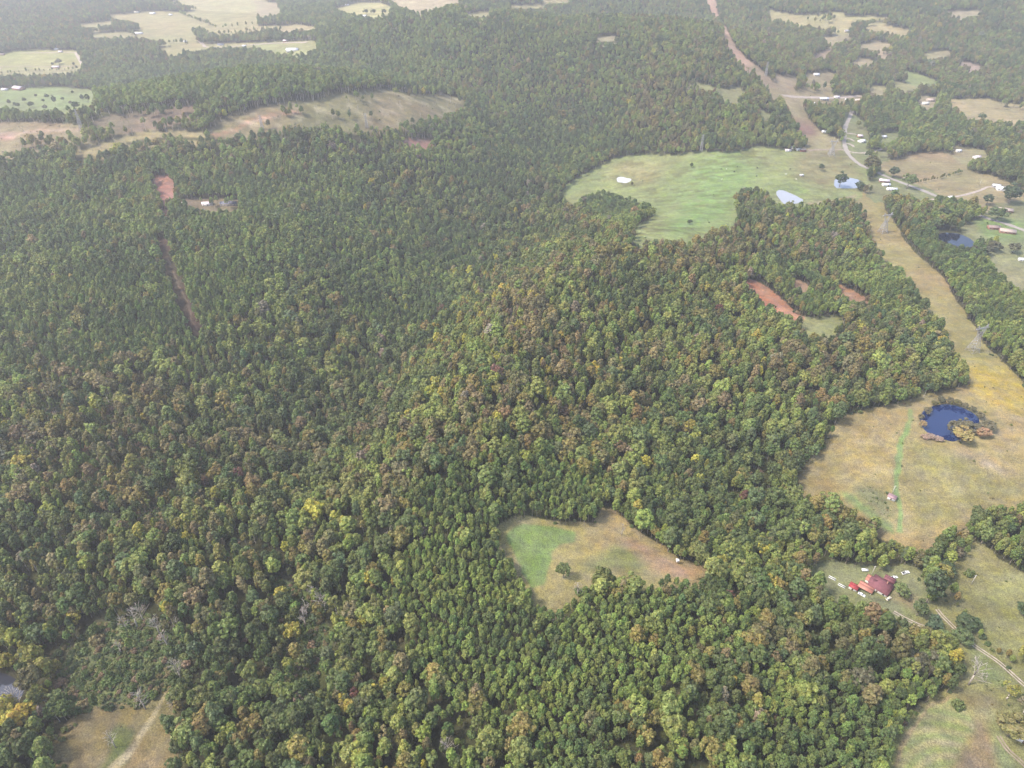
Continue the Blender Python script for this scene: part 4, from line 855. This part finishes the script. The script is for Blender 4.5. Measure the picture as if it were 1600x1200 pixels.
HS = [(67,24,22,10,12,'cream','tan','long cream roofed building deep in the far woods',3.2,'building'),(127,68,13,8,-10,'palepink','grey','far house with pink roof above the farm track',2.8,'house'),(89,78,10,7,5,'white','white','white farm shed on the edge of the yellow field',2.8,'shed'),(95,82,9,6,5,'palepink','tan','low pink shed on the yellow field',2.6,'shed'),(88,106,15,8,5,'palepink','brick','brick house beside the wide brown tree',2.6,'house'),
 (30,140,22,14,-20,'palepink','brick','big barn with broad pink-white roof on the pasture',4.2,'barn'),(8,141,12,7,0,'palepink','white','low pale shed beside the big pink-roofed barn',2.6,'shed'),(3,86,12,8,0,'tan','brick','farmhouse at the end of the yellow field',2.6,'house'),(214,20,14,10,0,'cream','white','cream house on the far straw field',3,'house'),(239,22,15,10,4,'white','white','white house beside the far hedge',3,'house'),(267,24,9,6,0,'white','white','small white outbuilding in the far hedge',2.6,'house'),
 (216,53,24,8,0,'white','white','long white poultry shed on the olive field',2.6,'shed'),(207,72,8,6,0,'white','white','white cottage among the far trees',2.6,'house'),(237,78,9,7,10,'cream','tan','cream house in front of the dark thicket',2.6,'house'),(290,66,8,6,0,'white','white','tiny white shed on the brown strip field',2.5,'shed'),(327,57,14,8,8,'white','tan','pale house between two far tree belts',2.7,'house'),(345,71,14,8,0,'slate','white','white house with dark roof on the farm road',2.7,'house'),(382,73,8,6,0,'white','white','small white house along the far tree row',2.6,'house'),
 (447,65,12,8,0,'palepink','brick','brick house at the top of the green far field',2.6,'house'),(457,80,26,13,6,'white','white','large white roofed arena on the green far field',4,'barn'),(540,9,22,12,0,'white','white','white roofed sheds beyond the three-tree field',3,'barn'),(560,27,14,9,10,'slate','white','dark roofed house below the three round trees',3,'house'),(570,26,9,7,0,'white','white','white shed below the three round trees',2.6,'shed'),
 (1182,13,9,7,0,'white','white','white house on the far forest ridge',3,'house'),(1426,50,14,9,0,'white','white','low white house past the far tan field',2.8,'house'),(1436,48,13,10,0,'white','white','taller white barn past the far tan field',4,'barn'),(1324,50,14,10,0,'grey','tan','grey roofed house below the bright far clearing',3,'house'),(1259,92,8,6,0,'white','white','white cottage beside a far dry clearing',2.6,'house'),
 (1275,118,11,8,0,'white','white','white house on the knoll with red soil',3,'house'),(1270,164,8,7,10,'white','white','white shed in the dark trees by the corridor',2.8,'shed'),(1287,156,16,8,0,'white','grey','long white building on the cross road',3,'building'),(1307,153,9,7,0,'palepink','white','pink house on the cross road',2.6,'house'),(1343,158,15,8,0,'tan','white','tan roofed house at the end of the cross road',2.8,'house'),(1322,157,5,4,0,'white','white','tiny white shed by the cross road',2.6,'shed'),
 (1288,207,9,5,0,'white','white','white shed at the foot of the dark trees',2.4,'shed'),(1231,236,9,5,0,'palepink','white','low pale shed on the pasture edge',2.2,'shed'),(1239,232,6,5,20,'white','white','white shed in a gap of the trees by the pasture',2.8,'shed'),(1254,236,9,6,0,'tan','red','red sided barn at the pasture edge',2.6,'barn'),(1247,235,6,5,0,'white','white','small white shed touching the red barn',2.6,'shed'),
 (1343,214,8,7,0,'palepink','brick','upper roadside house beside three drives',2.6,'house'),(1346,222,11,8,20,'white','white','lower white roadside house beside three drives',2.6,'house'),(1381,215,7,6,0,'white','white','pale cottage hidden behind the roadside woods',2.6,'house'),(1445,163,13,9,0,'cream','white','cream roofed house in the upper woods',2.8,'house'),(1453,158,14,10,0,'tan','tan','tan roofed house in the upper woods',3,'house'),
 (1497,237,8,6,0,'white','white','white shed above the brown field',2.6,'shed'),(1526,247,11,7,10,'palepink','white','pale house at the corner of the brown field',2.6,'house'),(1381,284,14,8,-15,'palepink','brick','brick house just below the country road',2.7,'house'),(1384,290,11,6,0,'white','white','white sheds behind the roadside brick house',2.4,'shed'),(1393,297,14,6,-5,'white','white','long white shed near the bright green tree',2.4,'shed'),
 (1484,310,7,5,20,'white','white','white shed where the farm drive starts',2.4,'shed'),(1566,297,16,10,-15,'white','white','main white building in the farm yard',3.2,'building'),(1556,292,10,7,-15,'white','grey','upper white shed in the farm yard',2.8,'shed'),(1570,330,17,9,-20,'tan','brick','pale brown roofed house below the large tree',2.8,'house'),(1552,357,14,8,-10,'brown','brick','brown roofed house on the mown lawn',2.7,'house'),(1573,363,18,10,-20,'tan','brick','wide brick house with pinkish roof on the mown lawn',2.8,'house'),(1597,407,9,4,-10,'white','white','white shed in the east pasture',2.4,'shed'),
 (325,320,13,7,10,'palepink','white','white house in the woodland clearing',2.7,'house'),(358,320,20,8,4,'slate','tan','long dark roofed building in the woodland clearing',3.0,'building'),(287,319,4,3,0,'cream','tan','tiny cream hut at the end of the woodland clearing',2.2,'hut')]
for u, v, L_, W_, rz, rf, wl, lb, hw, nm in HS: house(u, v, L_, W_, rz, rf, wl, lb, hw=hw, name={'building': 'long_building'}.get(nm, nm), cat=nm)

# ------------------------------------------------------------------ vehicles
PAINT = mat('white_paint', (.80, .80, .80), .25, .5); TYRE = mat('tyre_rubber', (.025, .025, .025), .8); RIM = mat('wheel_rim', (.5, .5, .5), .3, .5, .8); DARKP = mat('dark_bed_liner', (.04, .04, .045), .8); SILV = mat('silver_paint', (.45, .46, .48), .25, .5, .5); REDL = mat('lamp_red', (.4, .02, .02), .3); BEIGE = mat('beige_paint', (.55, .50, .38), .3, .5)
def wheels(o, xs, wy):
    for xx in xs:
        for s in (-1, 1):
            m = MB(); m.tube((xx, s * wy - .11 * s, .34), (xx, s * wy + .11 * s, .34), .34, n=14); t = m.build('wheel', TYRE, o)
            m = MB(); m.tube((xx, s * wy + .10 * s, .34), (xx, s * wy + .125 * s, .34), .2, n=10); m.build('rim', RIM, t)
def body(prof, wid, bev, name, m_, o, inset=0):
    m = MB(); m.prism(prof, -wid / 2, wid / 2); me = m.mesh(name, m_); ob = link(name, me, o); bv = ob.modifiers.new('soft_edges', 'BEVEL'); bv.width = bev; bv.segments = 2; return ob
def car(u, v, rz, label, paint=PAINT, name='parked_car'):
    x, y, z = on_ground(u, v); o = thing(name, (x, y, z + .05), R(rz), label, 'car')
    body([(-2.3,.3),(2.3,.3),(2.32,.62),(2.1,.78),(1.0,.92),(-1.7,.96),(-2.25,.88),(-2.3,.6)], 1.76, .08, 'body', paint, o)
    body([(.95,.92),(.35,1.36),(-1.15,1.38),(-1.75,.95)], 1.56, .05, 'windows', GLASS, o)
    body([(.40,1.37),(.30,1.42),(-1.05,1.44),(-1.2,1.38)], 1.40, .02, 'car_roof', paint, o)
    wheels(o, (-1.4, 1.4), .82)
    for s in (-1, 1):
        m = MB(); m.box(2.24, 2.33, s * .62 - .18, s * .62 + .18, .58, .72); m.build('headlight', RIM, o)
        m = MB(); m.box(-2.33, -2.26, s * .65 - .15, s * .65 + .15, .62, .8); m.build('tail_light', REDL, o)
def pickup(u, v, rz, label):
    x, y, z = on_ground(u, v); o = thing('pickup_truck', (x, y, z + .05), R(rz), label, 'pickup')
    body([(-2.75,.45),(2.75,.45),(2.78,.9),(2.6,1.06),(1.3,1.14),(1.25,1.12),(-2.75,1.12)], 1.9, .06, 'body', PAINT, o)
    body([(1.3,1.13),(.75,1.72),(-.55,1.74),(-.7,1.13)], 1.68, .05, 'cab_windows', GLASS, o)
    body([(.8,1.72),(.7,1.78),(-.5,1.8),(-.6,1.74)], 1.55, .02, 'cab_roof', PAINT, o)
    m = MB(); m.box(-2.62, -.85, -.78, .78, 1.0, 1.135); m.build('cargo_bed', DARKP, o); wheels(o, (-1.75, 1.8), .88)
    for s in (-1, 1):
        m = MB(); m.box(2.7, 2.79, s * .7 - .16, s * .7 + .16, .78, .95); m.build('headlight', RIM, o)
car(1397, 903, 8, 'white car parked behind the farmhouse'); pickup(1414.5, 896, 14, 'white pickup with dark bed near the yard gate'); car(1346, 930, -42, 'white car in front of the salmon carport'); car(1388, 936, 30, 'beige car in front of the farmhouse corner', BEIGE)
car(317, 328, 5, 'silver car in front of the woodland house', SILV)
x, y, z = on_ground(1351, 892); o = thing('cargo_trailer', (x, y, z), R(-4), 'low white cargo trailer at the back edge of the lawn', 'trailer')
m = MB(); m.box(-2.1, 2.1, -.9, .9, .5, 1.5); m.build('box_body', PAINT, o); m = MB(); m.tube((2.1, 0, .5), (3.1, 0, .45), .06); m.build('tow_bar', DARKP, o); wheels(o, (-.2,), .95)
for u, v, a, l in ((1300, 904, -40, 'upper pair of long pale boards on the lawn'), (1315, 916, -40, 'lower pair of long pale boards nearer the red shed')):
    x, y, z = on_ground(u, v); o = thing('board_rack', (x, y, z), R(a), l, 'boards')
    for s in (-.75, .75):
        m = MB(); m.box(-2.4, 2.4, s - .28, s + .28, .5, .58); m.build('board', TRIM, o)
        for q in (-2, 2): m = MB(); m.box(q - .06, q + .06, s - .2, s + .2, 0, .5); m.build('leg', DARKP, o)
x, y, z = on_ground(1058, 880); o = thing('hunting_blind', (x, y, z), 0, 'small white box blind on stilts at the meadow edge', 'blind')
m = MB(); m.box(-.9, .9, -.9, .9, 1.6, 3.4); m.build('cabin', TRIM, o); m = MB(); m.box(-1.05, 1.05, -1.05, 1.05, 3.4, 3.5); m.build('roof', RF['white'], o); m = MB(); m.box(-.6, .6, -.93, -.88, 2.5, 2.9); m.build('window', GLASS, o)
for a in (-1, 1):
    for b in (-1, 1): m = MB(); m.tube((a * 1.1, b * 1.1, -.2), (a * .8, b * .8, 1.6), .06); m.build('leg', BARK, o)

# ------------------------------------------------------------------ poles, towers
WOODP = weathered('pale_pole_wood', (.58, .53, .46), .9, 1, .15); STEEL = weathered('galvanised_steel', (.36, .34, .33), .5, 1, .1)
def pole(u, v, h_, label, arm=True):
    x, y, z = on_ground(u, v); o = thing('utility_pole', (x, y, z), 0, label, 'pole', None)
    m = MB(); m.tube((0, 0, -.5), (0, 0, h_), .2, .13, 8); m.build('shaft', WOODP, o)
    if arm: m = MB(); m.box(-.9, .9, -.07, .07, h_ - .6, h_ - .45); m.build('crossarm', WOODP, o)
    m = MB(); m.tube((.28, 0, h_ - 1.8), (.28, 0, h_ - 1.1), .16, n=8); m.build('transformer', STEEL, o)
pole(1516.5, 914, 10, 'pale utility pole alone in the olive pasture'); pole(1361.7, 898, 9, 'pale pole behind the farmhouse'); pole(1394, 771, 8, 'pale pole beside the pink roofed shed')
pole(1486, 237, 9, 'pole above the brown field'); pole(1530, 290, 9, 'pole beside the farm drive', False); pole(1411, 282, 9, 'pole next to the bright roadside tree'); pole(1337, 182, 9, 'pole beside the top of the road'); pole(1302, 222, 9, 'short pole near the guyed tower legs', False)
def tower(u, v, h_, rz, label, slim=False, s=1.0):
    x, y, z = on_ground(u, v); o = thing('lattice_tower', (x, y, z), R(rz), label, 'power line tower', 'lattice towers of the power line'); hw = .14 * s
    wq = (2.1 if slim else 4.6)
    def seg(m, a, b, r=hw): m.tube(a, b, r, n=4, caps=False)
    for sx in (-1, 1):
        for sy in (-1, 1):
            m = MB(); seg(m, (sx * wq, sy * wq, -.5), (sx * 1.3, sy * 1.3, h_ * .55), hw * 1.25)
            m.build('leg', STEEL, o)
    m = MB(); lv = [0, .12, .24, .36, .46, .55]
    def cor(t): k = wq + (1.3 - wq) * t / .55; return k
    for a, b in zip(lv, lv[1:]):
        ka, kb_ = cor(a), cor(b)
        for (p, q) in (((-1,-1),(1,-1)),((1,-1),(1,1)),((1,1),(-1,1)),((-1,1),(-1,-1))):
            seg(m, (p[0]*ka, p[1]*ka, a*h_), (q[0]*kb_, q[1]*kb_, b*h_), hw*.7); seg(m, (q[0]*ka, q[1]*ka, a*h_), (p[0]*kb_, p[1]*kb_, b*h_), hw*.7); seg(m, (p[0]*kb_, p[1]*kb_, b*h_), (q[0]*kb_, q[1]*kb_, b*h_), hw*.7)
    m.build('bracing', STEEL, o)
    if slim:
        m = MB(); 
        for p in ((-1,-1),(1,-1),(1,1),(-1,1)): seg(m, (p[0]*1.3, p[1]*1.3, .55*h_), (p[0]*.35, p[1]*.35, h_))
        for i in range(8):
            a = .55 + .45 * i / 8; b = .55 + .45 * (i + 1) / 8; ka = 1.3 - .95 * i / 8; kb_ = 1.3 - .95 * (i + 1) / 8
            seg(m, (-ka, -ka, a*h_), (kb_, -kb_, b*h_), hw*.7); seg(m, (ka, ka, a*h_), (-kb_, kb_, b*h_), hw*.7); seg(m, (-ka, ka, a*h_), (-kb_, -kb_, b*h_), hw*.7)
        m.build('mast', STEEL, o)
        for t in (.72, .84, .95): m = MB(); seg(m, (-3.2, 0, t*h_), (3.2, 0, t*h_)); seg(m, (-3.2, 0, t*h_), (0, 0, t*h_ + 1.2), hw*.7); seg(m, (3.2, 0, t*h_), (0, 0, t*h_ + 1.2), hw*.7); m.build('crossarm', STEEL, o)
    else:
        for s2 in (-1, 1):
            m = MB()
            for sy in (-1, 1):
                seg(m, (s2*1.3, sy*1.3, .55*h_), (s2*4.6, sy*.7, .86*h_)); seg(m, (-s2*.2, sy*1.2, .57*h_), (s2*3.4, sy*.7, .86*h_), hw*.8)
            for i in range(5):
                t0, t1 = i/5, (i+1)/5; A = lambda t, sy: (s2*(1.3+3.3*t), sy*(1.3-.6*t), (.55+.31*t)*h_)
                seg(m, A(t0, -1), A(t1, 1), hw*.7); seg(m, A(t0, 1), A(t1, -1), hw*.7)
            m.build('fork', STEEL, o)
            m = MB()
            for sy in (-1, 1): seg(m, (s2*4.0, sy*.7, .89*h_), (s2*5.6, 0, h_)); seg(m, (s2*5.2, sy*.7, .89*h_), (s2*5.6, 0, h_))
            m.build('earth_wire_peak', STEEL, o)
        m = MB()
        for sy in (-.7, .7):
            seg(m, (-8, 0, .86*h_), (-6.5, sy, .86*h_)); seg(m, (-6.5, sy, .86*h_), (6.5, sy, .86*h_), hw*1.1); seg(m, (6.5, sy, .86*h_), (8, 0, .86*h_)); seg(m, (-8, 0, .86*h_), (-6, sy, .89*h_)); seg(m, (-6, sy, .89*h_), (6, sy, .89*h_), hw*1.1); seg(m, (6, sy, .89*h_), (8, 0, .86*h_))
            for i in range(12): seg(m, (-6+i, sy, .86*h_ if i % 2 else .89*h_), (-5+i, sy, .89*h_ if i % 2 else .86*h_), hw*.7)
        m.build('crossarm', STEEL, o)
        for xx in (-7.6, 0, 7.6): m = MB(); seg(m, (xx, 0, .86*h_), (xx, 0, .86*h_ - 1.8), .12); m.build('insulator', RIM, o)
tower(1519, 549, 30, 18, 'tall lattice tower nearest the blue pond', s=.95); tower(1379, 363, 27, 15, 'lattice tower between the two bands of woods', s=1.3); tower(1298, 243, 26, 10, 'lattice tower on the top corner of the pasture', s=1.3); tower(1095, 237, 28, 5, 'slim lattice tower on the upper rim of the pasture', True, 1.3)
tower(128, 203, 30, 5, 'lattice tower in front of the dark tree belt', True, 1.15); tower(573, 200, 22, 5, 'slim tower rising from the front wood of the clear-cut', True, 1.1); tower(410, 202, 20, 5, 'slim tower beside the red track in the clear-cut', True, 1.1); tower(1196, 119, 26, 5, 'distant tower at the foot of the pink corridor', True, 1.15)

# ------------------------------------------------------------------ cattle and field clutter
def cow_mesh(name, m_):
    me = bpy.data.meshes.new(name + '_src'); o = bpy.data.objects.new(name, me); V = [(-.9,0,1.05),(-.3,0,1.1),(.4,0,1.1),(.8,0,1.15),(1.15,0,1.0),(1.45,0,.75)]; E = [(0,1),(1,2),(2,3),(3,4),(4,5)]; RD = [.3,.36,.36,.26,.16,.12]
    for i in (0, 2):
        for s in (-1, 1):
            b = len(V); xx = V[i][0] + .05; V += [(xx, s * .22, .62), (xx + (.06 if i else -.08), s * .22, .32), (xx, s * .22, 0)]; E += [(i, b), (b, b + 1), (b + 1, b + 2)]; RD += [.12, .07, .06]
    b = len(V); V += [(-1.15, 0, .95), (-1.18, 0, .5)]; E += [(0, b), (b, b + 1)]; RD += [.05, .04]
    for s in (-1, 1): b = len(V); V += [(1.2, s * .22, 1.06)]; E += [(4, b)]; RD += [.05]
    bm = bmesh.new(); sl = bm.verts.layers.skin.verify(); vs_ = [bm.verts.new(p) for p in V]; [bm.edges.new((vs_[a], vs_[c])) for a, c in E]

    for q, r_ in zip(vs_, RD): q[sl].radius = (r_, r_)
    vs_[1][sl].use_root = True; bm.to_mesh(me); bm.free(); C.objects.link(o)
    o.modifiers.new('skin', 'SKIN'); o.modifiers.new('smooth', 'SUBSURF').levels = 1
    dg = bpy.context.evaluated_depsgraph_get(); m2 = bpy.data.meshes.new_from_object(o.evaluated_get(dg)); bpy.data.objects.remove(o); m2.materials.clear(); m2.materials.append(m_); m2.name = name; return m2
BLK = weathered('black_hide', (.03, .028, .026), .7, 2, .2); CRM = weathered('cream_hide', (.62, .56, .46), .7, 2, .1)
cb = cow_mesh('black_cow', BLK); cc_ = cow_mesh('cream_cow', CRM)
for i, (u, v) in enumerate(((1127,265),(1152,261),(1147,269),(1182,276),(1183,263),(1234,265))):
    x, y, z = on_ground(u, v); o = link('cow', cb); o.location = (x, y, z); o.rotation_euler.z = i * 1.3; o.scale = (1.25,) * 3; tag(o, 'black cow grazing in the big green pasture', 'cow', 'black cows in the big pasture')
for i, (u, v) in enumerate(((1128,281),(1244,281),(1135,265),(1228,273))):
    x, y, z = on_ground(u, v); o = link('cow', cc_); o.location = (x, y, z); o.rotation_euler.z = 1 + i * 1.7; o.scale = (1.25,) * 3; tag(o, 'cream cow grazing in the big green pasture', 'cow', 'cream cows in the big pasture')
house(1252, 275, 5, 3.4, 10, 'white', 'grey', 'white feed shelter in the middle of the pasture', hw=2.2, pitch=.2, name='feed_shelter', cat='shelter')

# ------------------------------------------------------------------ haze
hm = bpy.data.materials.new('haze_air'); hm.use_nodes = True; t = hm.node_tree; t.nodes.clear()
ho = t.nodes.new('ShaderNodeOutputMaterial'); pv_ = t.nodes.new('ShaderNodeVolumePrincipled'); pv_.inputs['Density'].default_value = 1.7e-4; pv_.inputs['Color'].default_value = (1.0, .965, .965, 1); pv_.inputs['Anisotropy'].default_value = .3
t.links.new(pv_.outputs[0], ho.inputs['Volume'])
m = MB(); m.box(-14100, 14100, -6100, 20100, -47, H + 30); hz = m.build('haze', hm); tag(hz, kind='stuff')
print('TREES', N, 'rest', int(rest.sum()), 'bushes', n)
